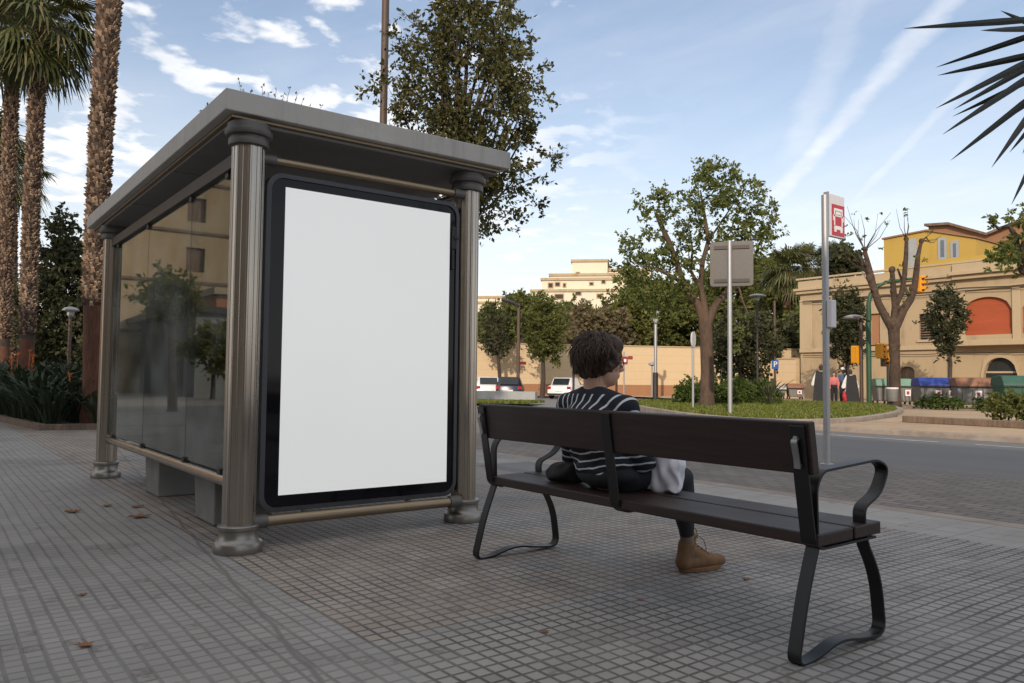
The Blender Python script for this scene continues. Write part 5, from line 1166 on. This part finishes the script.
# ------------------------------------------------------------------ poles, signs, lamps
# bus stop flag
p = Vector((9.80,5.90,-.10)); ztop = 3.57
root = thing('bus_stop_sign', 'tall grey bus stop pole with a white flag sign showing a red bus symbol', 'bus stop sign', p)
MB().tube([(p.x,p.y,-.10),(p.x,p.y,ztop)], .045, 16).build('pole', M['galv'], root, smooth=40)
MB().lathe([(.09,0),(.09,.012),(.06,.02)], (p.x,p.y,-.1), 16).build('base_plate', M['galv'], root)
def flag(px, py): d = ray(px, py); return EYE + d*((p.y-.02)/d.y)
fx0, fx1 = flag(829.5,215).x, flag(843.5,215).x; z1, z0 = flag(836,195).z, flag(836,237).z
pn = MB().box(p.x+.05, fx1, p.y-.03, p.y+.03, z0, z1).build('flag_panel', M['signwhite'], root, bevel=.008)
MB().box(p.x+.03, p.x+.052, p.y-.035, p.y+.035, z0-.02, z1+.02).build('flag_frame', M['galv'], pn)
rx0, rx1 = p.x+.12, fx1-.012; rz0 = z0+.02; rz1 = z0+.02+(rx1-rx0)*1.36
MB().box(rx0, rx1, p.y-.034, p.y-.0305, rz0, rz1).build('red_square', M['red'], pn)
w_ = rx1-rx0; hh = rz1-rz0; bs = MB(); yb0, yb1 = p.y-.037, p.y-.0342
def cell(a, b, c, d): bs.box(rx0+a*w_, rx0+b*w_, yb0, yb1, rz0+c*hh, rz0+d*hh)
cell(.16,.84,.80,.88); cell(.16,.84,.62,.66); cell(.16,.24,.30,.80); cell(.76,.84,.30,.80); cell(.16,.84,.20,.32); cell(.30,.70,.68,.78); cell(.18,.34,.12,.20); cell(.66,.82,.12,.20); cell(.08,.13,.48,.66); cell(.87,.92,.48,.66)
bs.build('bus_symbol', M['white'], pn)
bxz0, bxz1 = at(827,327,(p-EYE).dot(FW)).z, at(827,299,(p-EYE).dot(FW)).z
MB().box(p.x-.055,p.x+.075,p.y-.115,p.y-.047,bxz0,bxz1).build('timetable_case', M['signwhite'], root, bevel=.012)
# large traffic sign seen from behind
D = 21.5; p = base_at(729.5,D,.05)
root = thing('traffic_sign', 'back of a large square grey road sign on a white post at the lawn kerb', 'road sign', p)
def facing(px, D, rot=0): 
    c = base_at(px, D); a = math.atan2(FW.y, FW.x)+rad(rot); f_ = Vector((math.cos(a), math.sin(a), 0)); s_ = Vector((f_.y,-f_.x,0)); return c, s_, f_     # s_: to the right in view, f_: away
def plate(px0, px1, py0, py1, D, rot, r, th, off=0, mb=None):
    c, s_, f_ = facing((px0+px1)/2, D, rot); wd = (px1-px0)/F_PX*D/max(.2,abs(math.cos(rad(rot)))); z0, z1 = zat((px0+px1)/2,py1,D), zat((px0+px1)/2,py0,D)
    P = rrect(-wd/2,wd/2,z0,z1,r,5); mb = mb or MB()
    return mb.prism(P, lambda u,z: tuple(c+s_*u+f_*off+Vector((0,0,z))), lambda u,z: tuple(c+s_*u+f_*(off+th)+Vector((0,0,z))))
MB().tube([p, (p.x,p.y,zat(729.5,239,D))], .062, 14).build('post', M['galv'], root, smooth=40)
pl = plate(711,751.5,239,285,D,-18,.09,.05,.07).build('sign_plate', M['greyplate'], root, bevel=.01)
for (ya, yb) in ((243.5,247),(277.5,281)): plate(715,748,ya,yb,D,-18,.01,.03,.035).build('stiffener', M['darkmetal'], pl)
def pole_thing(name, label, cat, px, D, ytop, r, mat, z0=0.0, group=None, rt=None):
    p = base_at(px, D, z0); root = thing(name, label, cat, p, group); zt = zat(px, ytop, D)
    MB().tube([p, (p.x,p.y,zt)], [r, rt or r], 12).build('pole', mat, root, smooth=40); return root, p, zt
# lamp pole behind the shelter
root, p, zt = pole_thing('lamp_post', 'brown lamp post rising behind the shelter roof left of the oak tree', 'lamp post', 378, 10.9, -130, .052, M['brownpost'])
MB().tube([(p.x,p.y,zt-.05),(p.x+.5,p.y-.25,zt+.25),(p.x+1.1,p.y-.5,zt+.3)], .035, 8).build('arm', M['brownpost'], root); MB().ell((p.x+1.3,p.y-.6,zt+.3), (.3,.2,.07)).build('lamp_head', M['lampcap'], root)
# mushroom lamp by the palms
def disc_lamp(label, px, D, py, cap_r, mat=M['brownpost'], z0=0):
    root, p, zt = pole_thing('street_lamp', label, 'street lamp', px, D, py+1, .05, mat, z0)
    MB().lathe([(.06,-.22),(.10,-.18),(.11,-.04),(cap_r*.95,-.03),(cap_r,.0),(cap_r*.7,.06),(.05,.10)], (p.x,p.y,zt), 24).build('lamp_head', M['lampcap'], root, smooth=40)
disc_lamp('disc headed street lamp between the palms and the dark evergreen', 67.5, 25, 308, .25)
disc_lamp('flat headed dark street lamp behind the hedge, right of the large sign back', 757, 33.5, 294, .38, M['darkmetal'])
disc_lamp('far flat headed lamp behind the parking sign', 780.5, 58, 345, .45, M['darkmetal'])
# curved arm lamp by the yellow wall
root, p, zt = pole_thing('street_lamp', 'tall brown street lamp with a curved arm pointing left before the yellow wall', 'street lamp', 517.5, 46, 303, .10, M['brownpost'])
MB().tube([at(517.5,305,46), at(514,302.5,46), at(507,300.5,46), at(501,299,46)], [.09,.09,.11,.10], 8).build('lamp_head', M['darkmetal'], root)
MB().box(p.x-.1,p.x+.55,p.y-.05,p.y+.05,zat(517,364,46),zat(517,361,46)).build('side_sign', M['darkred'], root)
# twin headed white light pole
root, p, zt = pole_thing('light_pole', 'pale light pole with a dark sleeve and two small heads before the yellow wall', 'light pole', 655, 47, 318, .10, M['galv'])
MB().tube([(p.x,p.y,-.1),(p.x,p.y,zat(655,372,47))], .16, 10).build('sleeve', M['darkmetal'], root)
for dx in (-3.5,2.5): MB().tube([at(655.2,322,47), at(655+dx,317,47), at(655+dx*1.05,310 if dx>0 else 315,47)], [.08,.12,.09], 8).build('lamp_head', M['lampcap'], root)
root, p, zt = pole_thing('bollard_light', 'short pale post light between the red signs and the light pole', 'post light', 651.5, 48, 364, .05, M['galv'])
MB().lathe([(.05,-.1),(.22,-.02),(.22,.08),(.05,.16)], (p.x,p.y,zt), 12).build('lamp_head', M['lampcap'], root)
# sign with red boards by the wall
root, p, zt = pole_thing('direction_sign', 'pole with three small dark red signs beside the seated person\'s face', 'sign', 623.5, 45, 351, .045, M['galv'])
plate(621.5,627,356,364,45,0,.06,.05,-.08).build('sign_plate', M['darkred'], root); plate(623,625.5,358.5,361.5,45,0,.03,.01,-.095).build('sign_face', M['white'], root)
plate(616.5,621.3,355.5,359.5,45,0,.03,.05,-.08).build('sign_plate', M['darkred'], root); plate(627.2,632,355.5,359,45,0,.03,.05,-.08).build('sign_plate', M['darkred'], root)
for i, px in enumerate((609,616)):
    r_, p, zt = pole_thing('street_pole', ('left' if i == 0 else 'right')+' one of two thin dark poles half behind the seated person\'s head', 'pole', px if i else 573, 40, 352, .06, M['bark_dark'])
# narrow edge-on sign on the lawn
root, p, zt = pole_thing('traffic_sign', 'narrow edge on road sign on a grey post left of the plane tree trunk', 'road sign', 692.5, 26, 333, .04, M['galv'], .07)
plate(688,694.5,331,347,26,55,.2,.03,-.07).build('sign_plate', M['signwhite'], root)
# parking sign
root, p, zt = pole_thing('parking_sign', 'blue parking sign with a white letter P on a dark post by the palm', 'parking sign', 774.5, 41, 300, .06, M['brownpost'])
sp_ = plate(771,777.5,359.5,368.5,41,0,.04,.03,-.1).build('sign_plate', M['blue'], root)
c, s_, f_ = facing(774.25, 41); tc = bpy.data.curves.new('letter', 'FONT'); tc.body = 'P'; tc.size = .42; tc.extrude = .004; tc.align_x = 'CENTER'; tc.align_y = 'CENTER'
to = bpy.data.objects.new('letter', tc); C.objects.link(to); to.data.materials.append(M['white']); dg_ = bpy.context.evaluated_depsgraph_get(); lm_ = bpy.data.meshes.new_from_object(to.evaluated_get(dg_)); bpy.data.objects.remove(to)
lm_.transform(Matrix.Translation(c - f_*.108 + Vector((0,0,zat(774.25,364,41)))) @ Matrix((s_, Vector((0,0,1)), -f_)).transposed().to_4x4())
lm_.materials.clear(); lm_.materials.append(M['white']); link('letter', lm_, sp_)
# grey lamp and yellow signal boxes by the pollarded tree
root, p, zt = pole_thing('signal_post', 'brown post carrying a yellow signal cabinet left of the green mast', 'traffic signal', 861, 36, 316, .08, M['brownpost'])
plate(857.5,864.5,345,363,36,20,.06,.35,.1).build('signal_box', M['amber'], root); MB().lathe([(.1,-.02),(.42,.0),(.46,.07),(.2,.16),(.05,.18)], tuple(at(853,318,36)), 16).build('lamp_head', M['lampcap'], root); MB().tube([(p.x,p.y,zt), at(853,317.5,36)], .04, 8).build('arm', M['brownpost'], root)
D = 35
root, p, zt = pole_thing('signal_mast', 'green signal mast curving over the bins with yellow traffic lights', 'traffic signal', 868.5, D, 318, .11, M['greenpost'])
MB().tube([at(868.5,320,D), at(868,303,D), at(870,294,D), at(875,287,D), at(886,281.5,D), at(903,279,D), at(918,277.5,D)], [.11,.10,.09,.08,.07,.06,.05], 10).build('arm', M['greenpost'], root, smooth=50)
def signal(px, py, D, w, h, rot, mat, parent, n=3):
    hd_ = plate(px-w/2,px+w/2,py-h/2,py+h/2,D,rot,.05,.3,-.15).build('signal_head', mat, parent, bevel=.02); c, s_, f_ = facing(px, D, rot)
    for i in range(n):
        zc_ = zat(px, py-h/2+h*(i+.5)/n, D); r_ = h/F_PX*D/n*.36; m_ = Matrix((s_, Vector((0,0,1)), -f_)).transposed().to_4x4()
        lens = MB().lathe([(r_*.2,.02),(r_,.0),(r_,-.03)], (0,0,0), 14); lens.v = [tuple(Matrix.Translation(c-f_*.17+Vector((0,0,zc_))) @ m_ @ Vector(v)) for v in lens.v]; lens.build('lens', M['amberlens'], hd_)
        vis = MB(); pts = []
        for j in range(9): a = PI*j/8; pts.append(c-f_*.16+s_*(r_*1.15*math.cos(a))+Vector((0,0,zc_+r_*1.15*math.sin(a))))
        V = [tuple(q_) for q_ in pts]+[tuple(q_-f_*.2) for q_ in pts]; vis.add(V, [(j,j+1,10+j,9+j) for j in range(8)]); vis.build('visor', mat, hd_)
signal(920.5, 283, D, 6.5, 17, 30, M['amber'], root); signal(881, 350.5, D, 9, 15, 40, M['amber'], root)
for yq in (345,356): MB().tube([(p.x,p.y,zat(868.5,yq,D)), at(879,yq,D)], .03, 6).build('bracket', M['greenpost'], root)
root, p, zt = pole_thing('pedestrian_signal', 'small pedestrian signal with amber and dark heads left of the pollarded trunk', 'traffic signal', 887.5, 37, 351, .06, M['darkmetal'])
signal(888.5, 358, 37, 4, 13, 10, M['amber'], root, 2); signal(883.5, 361.5, 37, 4, 9, 0, M['darkmetal'], root, 2)

# ------------------------------------------------------------------ waste containers
def container(label, px0, px1, pyb, pyt, D, lidm, bodym, group, rot=-10, flat=False, stick=True):
    c, s_, f_ = facing((px0+px1)/2, D, rot); wd = (px1-px0)/F_PX*D; h = zat((px0+px1)/2, pyt, D); dp = 1.1
    root = thing('waste_container', label, 'waste bin', (c.x,c.y,0), group)
    P3 = lambda u,w_,z: tuple(c+s_*u+f_*w_+Vector((0,0,z)))
    hb = h*.70; mb = MB(); t_ = .06
    vs = [P3(-wd/2+t_,0+t_,.14),P3(wd/2-t_,t_,.14),P3(wd/2-t_,dp-t_,.14),P3(-wd/2+t_,dp-t_,.14),P3(-wd/2,0,hb),P3(wd/2,0,hb),P3(wd/2,dp,hb),P3(-wd/2,dp,hb)]
    mb.add(vs, [(0,3,2,1),(4,5,6,7),(0,1,5,4),(1,2,6,5),(2,3,7,6),(3,0,4,7)])
    bd = mb.build('body', bodym, root, bevel=.03)
    rb_ = MB()
    for u in (-.36,-.12,.12,.36): rb_.prism([(u*wd-.03,.2),(u*wd+.03,.2),(u*wd+.03,hb-.1),(u*wd-.03,hb-.1)], lambda a,z: P3(a,-.035,z), lambda a,z: P3(a,.03,z))
    rb_.build('ribs', bodym, bd)
    lid = MB().prism([(-.06,hb+.005),(-.04,hb+.10),(.14,h-.02),(.5,h),(dp-.05,h-.06),(dp+.05,hb+.1),(dp+.05,hb+.005)], lambda w_,z: P3(-wd/2-.04,w_,z), lambda w_,z: P3(wd/2+.04,w_,z)).build('lid', lidm, root, bevel=.03)
    MB().prism([(-wd/2-.05,hb-.03),(wd/2+.05,hb-.03),(wd/2+.05,hb+.0),(-wd/2-.05,hb+.0)], lambda a,z: P3(a,-.075,z), lambda a,z: P3(a,.0,z)).build('rim', M['black'], root)
    if stick:
        for u in ((-.02,.32) if wd > 1.2 else (.2,)):
            s0 = MB().prism([(u*wd-.12,hb*.48),(u*wd+.12,hb*.48),(u*wd+.12,hb*.82),(u*wd-.12,hb*.82)], lambda a,z: P3(a,-.052,z), lambda a,z: P3(a,-.038,z)).build('sticker', M['white'], bd)
            MB().prism([(u*wd-.06,hb*.56),(u*wd+.06,hb*.56),(u*wd+.06,hb*.74),(u*wd-.06,hb*.74)], lambda a,z: P3(a,-.058,z), lambda a,z: P3(a,-.0525,z)).build('sticker_mark', M['red'], s0)
    for u in (-.42,.42):
        for w_ in (.18, dp-.18):
            q_ = c+s_*(u*wd)+f_*w_; MB().tube([q_-s_*.03+Vector((0,0,.08)), q_+s_*.03+Vector((0,0,.08))], .08, 12).build('wheel', M['tyre'], root)
    return root
gB = 'street waste containers'
container('grey waste container with a bright blue lid', 921, 956, 408, 377, 33.4, M['binblue'], M['bingrey'], gB)
container('grey waste container with a brown lid between the blue and green ones', 958.5, 998, 408, 377, 32.4, M['binbrown'], M['bingrey'], gB)
container('green waste container nearest the right edge', 1006, 1052, 412, 375, 28.8, M['bingreen'], M['bingreen'], gB)
container('narrow teal container wedged between the brown and green ones', 998.5, 1008, 410, 378, 33.4, M['binteal'], M['binteal'], gB, stick=False)
container('grey container with a pale green lid left of the pollarded trunk', 877, 890, 404, 378, 38.0, M['binpale'], M['bingrey'], gB, stick=False)
container('grey container with a pale green lid right of the pollarded trunk', 897, 911, 405, 378, 37.0, M['binpale'], M['bingrey'], gB)
container('grey container with a reddish lid far off beside the palm trunk', 788.5, 803, 399, 383, 46.5, M['binbrown'], M['bingrey'], gB)
container('dark container with a pale lid far off left of the palm trunk', 762, 785, 399, 385, 47, M['lampcap'], M['bingrey'], gB, stick=False)
p = base_at(891.5, 31.6); root = thing('litter_bin', 'round grey litter bin with a white rim in front of the pollarded trunk', 'litter bin', p)
MB().lathe([(.20,.28),(.215,.3),(.225,.78),(.20,.80)], tuple(p), 20).build('bucket', M['bingrey'], root, smooth=40); MB().lathe([(.235,.78),(.24,.80),(.24,.84),(.2,.845)], tuple(p), 20).build('rim', M['white'], root, smooth=40)
MB().tube([p, p+Vector((0,0,.30))], .05, 8).build('post', M['darkmetal'], root)
# low kerb wall at the sandy pavement
w0, w1 = gr(906,427.5), gr(1024,437)
o = slab_wall('low_wall', (20.9,10.35), (20.2,2.0), -.02, .15, .22, M['bark'], None, .02); tag(o, 'low brown stone kerb wall along the sandy pavement opposite', 'low wall')

# ------------------------------------------------------------------ parked cars (far off)
def car(label, px, D, rot, body, group):
    c = base_at(px, D); root = thing('parked_car', label, 'car', (c.x,c.y,-.125), group, world=False, rz=rot); root.scale = (.88,.9,.88)
    L_, W_, H_ = 4.1, 1.7, 1.45
    prof = [(-2.05,.35),(-2.02,.62),(-1.95,.85),(-1.70,.92),(-1.35,1.38),(-.9,1.45),(.1,1.44),(.85,.98),(1.75,.82),(2.0,.62),(2.05,.35),(1.75,.22),(-1.75,.22)]
    mb = MB(); n = len(prof); secs = [(-.85,.88,.5),(-.80,.97,.9),(-.62,1.0,1.0),(.62,1.0,1.0),(.80,.97,.9),(.85,.88,.5)]
    vs = []
    for yv, sx, sz in secs:
        for x, z in prof:
            tz = z if z < .9 else .9+(z-.9)*(1 if abs(yv) < .7 else .0 if abs(yv) > .82 else .12); vs.append((x*sx, yv, tz if z>.3 else z))
    fs = [(i*n+j, i*n+(j+1)%n, (i+1)*n+(j+1)%n, (i+1)*n+j) for i in range(5) for j in range(n)]+[tuple(range(n-1,-1,-1)), tuple(5*n+j for j in range(n))]
    mb.add(vs, fs); mb.build('body', body, root, smooth=50)
    MB().prism([(-1.70,.945),(-1.34,1.37),(-1.29,1.35),(-1.64,.93)], lambda x,z:(x-.03,-.56,z+.02), lambda x,z:(x-.03,.56,z+.02)).build('rear_window', M['carglass'], root)
    MB().prism([(.80,.99),(.12,1.42),(.16,1.44),(.86,1.0)], lambda x,z:(x+.02,-.56,z+.01), lambda x,z:(x+.02,.56,z+.01)).build('windscreen', M['carglass'], root)
    for s_ in (-1,1):
        MB().prism([(-1.35,.97),(.55,.97),(.05,1.36),(-1.12,1.36)], lambda x,z:(x,s_*(.805-.17*(z-.95)/.45),z), lambda x,z:(x,s_*(.78-.17*(z-.95)/.45),z)).build('side_window', M['carglass'], root)
        MB().box(-2.02,-1.94,s_*.68-.12,s_*.68+.12,.66,.84).build('tail_light', M['taillight'], root)
        MB().box(1.86,1.98,s_*.62-.13,s_*.62+.13,.60,.72).build('headlight', M['lampcap'], root)
        for x in (-1.25,1.28):
            wh = MB().tube([(x,s_*.68,.31),(x,s_*.86,.31)], .31, 18).build('wheel', M['tyre'], root); MB().tube([(x,s_*.865,.31),(x,s_*.872,.31)], .19, 14).build('rim', M['lampcap'], wh)
    MB().box(-2.075,-2.05,-.26,.26,.52,.62).build('number_plate', M['white'], root); MB().box(-2.08,2.08,-.80,.80,.26,.38).build('bumper', M['darkmetal'], root)
    return root
gC = 'cars parked before the boundary wall'
va = math.atan2(FW.y, FW.x)
VAR = va-rad(22)
car('white parked car next to the shelter column, left of the dark one', 486.5, 46.5, va+.10, M['carwhite'], gC)
car('dark blue parked car between the white car and the lamp post', 510, 46.0, va-.05, M['carblue'], gC)
car('white parked car half hidden behind the seated person', 568, 48, va-.4, M['carwhite'], gC)

# ------------------------------------------------------------------ people beyond the lawn
def robed(label, px, D, h, tab, robe, hairm, turn=0, pinktop=False, redcloth=False, cap=None):
    c = base_at(px, D); c.z = 0; root = thing('person', label, 'person', (c.x,c.y,0), None, world=False, rz=VAR-PI/2+turn); k_ = h/1.72
    b = MB(); b.ell((0,0,1.60*k_), (.075*k_,.09*k_,.115*k_), 14, 10); b.ell((0,.085*k_,1.585*k_), (.015*k_,.02*k_,.02*k_), 8, 6); b.cap_tube([(0,-.01,1.52*k_),(0,0,1.40*k_)], [.05*k_,.06*k_], 10)
    b.ell((0,0,1.24*k_), (.17*k_,.10*k_,.24*k_), 14, 10); b.ell((0,0,.95*k_), (.16*k_,.11*k_,.16*k_), 14, 10)
    for s_ in (-1,1):
        sp_ = .26 if not pinktop else .2
        b.cap_tube([(.17*s_*k_,0,1.40*k_),(.23*s_*k_,.02,1.12*k_),(sp_*s_*k_,.08*k_,.90*k_)], [.05*k_,.042*k_,.03*k_], 10); b.ell((sp_*s_*k_,.10*k_,.84*k_), (.03*k_,.035*k_,.06*k_), 8, 6)
        b.cap_tube([(.085*s_*k_,0,.92*k_),(.095*s_*k_,.02,.50*k_),(.10*s_*k_,0,.10*k_)], [.085*k_,.06*k_,.042*k_], 10); b.cap_tube([(.10*s_*k_,-.03,.045*k_),(.11*s_*k_,.13*k_,.04*k_)], [.042*k_,.035*k_], 8)
    organic('body', b, .016, M['skin'], root, 3, .5)
    hb_ = MB().ell((0,-.02,1.635*k_), (.085*k_,.098*k_,.105*k_), 14, 10); hb_.ell((0,-.045*k_,1.56*k_), (.08*k_,.06*k_,.10*k_), 12, 8); organic('hair', hb_, .015, hairm, root, 2, .5)
    if cap: MB().lathe([(.10,1.66),(.105,1.68),(.09,1.74),(.04,1.78)], (0,-.01,0), 14).build('cap', cap, root, smooth=50)
    if pinktop:
        t = MB().ell((0,0,1.22*k_), (.19*k_,.125*k_,.26*k_), 16, 12)
        for s_ in (-1,1): t.cap_tube([(.16*s_*k_,0,1.39*k_),(.235*s_*k_,.02,1.12*k_),(.215*s_*k_,.06,.97*k_)], [.066*k_,.058*k_,.05*k_], 10)
        organic('top', t, .016, robe, root, 3, .5)
        t = MB().ell((0,0,.95*k_), (.18*k_,.13*k_,.15*k_), 14, 10)
        for s_ in (-1,1): t.cap_tube([(.085*s_*k_,0,.92*k_),(.095*s_*k_,.02,.50*k_),(.10*s_*k_,0,.10*k_)], [.10*k_,.075*k_,.055*k_], 10)
        organic('trousers', t, .016, tab, root, 3, .5); return root
    t = MB()
    for z, rx, ry in ((.09,.35,.26),(.2,.34,.25),(.5,.30,.22),(.75,.27,.18),(.95,.24,.16),(1.08,.235,.15),(1.17,.16,.11)): t.ell((0,0,z*k_+.12), (rx*k_,ry*k_,.20*k_), 18, 10)
    for s_ in (-1,1): t.cap_tube([(.16*s_*k_,0,1.40*k_),(.27*s_*k_,.02,1.12*k_),(.32*s_*k_,.05,.86*k_)], [.065*k_,.075*k_,.095*k_], 12)
    organic('robe', t, .022, robe, root, 3, .5, lambda co: np.concatenate([co[:,:2]*(1+.035*np.sin(np.arctan2(co[:,1:2],co[:,0:1])*11)*np.clip(1.2-co[:,2:3],0,1)), np.maximum(co[:,2:3],.02)],1))
    tb = MB()
    for f_ in (-1,1):
        tb.prism([(-.21,1.44),(.21,1.44),(.27,.9),(.35,.06),(-.35,.06),(-.27,.9)], lambda x,z: (x*k_, f_*(.16+.18*(1.44-z)/1.36)*k_, z*k_), lambda x,z: (x*k_, f_*(.19+.18*(1.44-z)/1.36)*k_, z*k_))
    tb.box(-.2*k_,-.08*k_,-.18*k_,.18*k_,1.44*k_,1.47*k_); tb.box(.08*k_,.2*k_,-.18*k_,.18*k_,1.44*k_,1.47*k_)
    tb.build('tabard', tab, root, bevel=.01)
    if redcloth: organic('red_cloth', MB().cap_tube([(-.34*k_,-.18,.62*k_),(-.36*k_,-.24,.40*k_),(-.33*k_,-.26,.22*k_)], [.07,.11,.09], 10), .02, M['red'], root, 3, .5)
    return root
robed('person in white robe and long black tabard, just left of the bus sign pole', 820.5, 37, 1.84, M['robe_black'], M['robe_white'], M['hair'])
robed('person in white robe and black tabard with a red cloth, right of the pole', 850, 36, 1.62, M['robe_black'], M['robe_white'], M['hair'], turn=.25, redcloth=True)
robed('small person in a pink top and dark trousers between the robed people', 833.5, 36.5, 1.5, M['trousers'], M['pink'], M['hair'], turn=PI, pinktop=True)
robed('person in a blue garment and white cap behind the rightmost robed person', 842.5, 38.5, 1.70, M['trousers'], M['bluecloth'], M['hair'], turn=.3, pinktop=True, cap=M['white'])

# ------------------------------------------------------------------ things mirrored in or seen through the glass
gx, gy = 2.98-gr(172,411).x, gr(172,411).y
tree('plaza_tree', 'slim plane tree on the plaza mirrored in the shelter glass', (gx,gy,0), (gx,gy+.5,3.3), (.75,.75,.6), M['yellowgreen'], M['bark_red'], .12, 60, 40, .09, .4, 120, fork=.7, limbs=14, hole=.3)
for i, (px, D_, hz_) in enumerate(((213,34,2.3),(226,42,3.0))):
    q_ = base_at(px, D_); tree('plaza_tree', ('bushy yellow green' if i == 0 else 'tall yellow green')+' plaza tree mirrored near the shelter column', (2.98-q_.x,q_.y,0), (2.98-q_.x,q_.y,hz_), (1.2,1.2,1.1), M['yellowgreen'], M['bark_dark'], .10, 100, 40, .12, .45, 130+i, fork=.5, hole=.25)
q_ = base_at(160, 42); xs = 2.98-q_.x
root = thing('metal_shed', 'grey corrugated shed with a dark overhanging roof mirrored in the glass', 'shed', (xs,q_.y,0))
ya_, yb_ = q_.y-6.5, q_.y+5; MB().box(xs-3,xs,ya_,yb_,0,4.0).build('wall', M['metalshed'], root); MB().box(xs-3.2,xs+.8,ya_-.3,yb_+4,4.003,4.3).build('roof', M['darkmetal'], root); MB().box(xs+.002,xs+.05,ya_+2,ya_+3.2,.02,2.4).build('door', M['darkmetal'], root)

for i, (px, D_, pz, r_, mt, lab) in enumerate(((202,74,338,3.0,'yellowgreen','yellow green roadside tree seen through the shelter glass beside the near column'),(224,82,325,3.4,'green','taller roadside tree seen through the shelter glass against the near column'),(134,70,350,2.6,'green','roadside tree seen through the far pane of the shelter glass'))):
    tree('roadside_tree', lab, base_at(px,D_), at(px,pz,D_), (r_,r_,r_*.9), M[mt], M['bark_dark'], .18, 130, 46, .18, .6, 150+i, fork=.45, hole=.2)
# dry leaves on the paving
lb = MB(); P_ = [(0,-.5),(.12,-.2),(.42,-.1),(.22,.1),(.3,.42),(.06,.28),(0,.6),(-.08,.28),(-.34,.38),(-.2,.08),(-.45,-.12),(-.13,-.2)]
lb.prism(P_, lambda x,y:(x,y,.03+.25*x*x+.1*y*y), lambda x,y:(x,y,.06+.25*x*x+.1*y*y)); lm = lb.mesh('fallen_leaf', M['leaf_dead'])
for i, (px, py, s_) in enumerate(((72,512,.13),(140,517,.15),(106,506,.09),(136,507,.10),(85,646,.07),(82,595,.05),(745,579,.05),(640,600,.04),(545,632,.04))):
    q_ = gr(px, py); o = link('fallen_leaf', lm); o.location = (q_.x,q_.y,.004); o.scale = (s_,)*3; o.rotation_euler = (0,0,i*1.7)
    tag(o, {0:'large dry leaf on the paving, leftmost of those by the far shelter column',1:'large dry leaf on the paving before the concrete seat block'}.get(i,'small dry brown leaf lying on the square paving'), 'leaf', 'dry leaves on the paving')
for o in bpy.data.objects:
    if o.get('_w'): del o['_w']
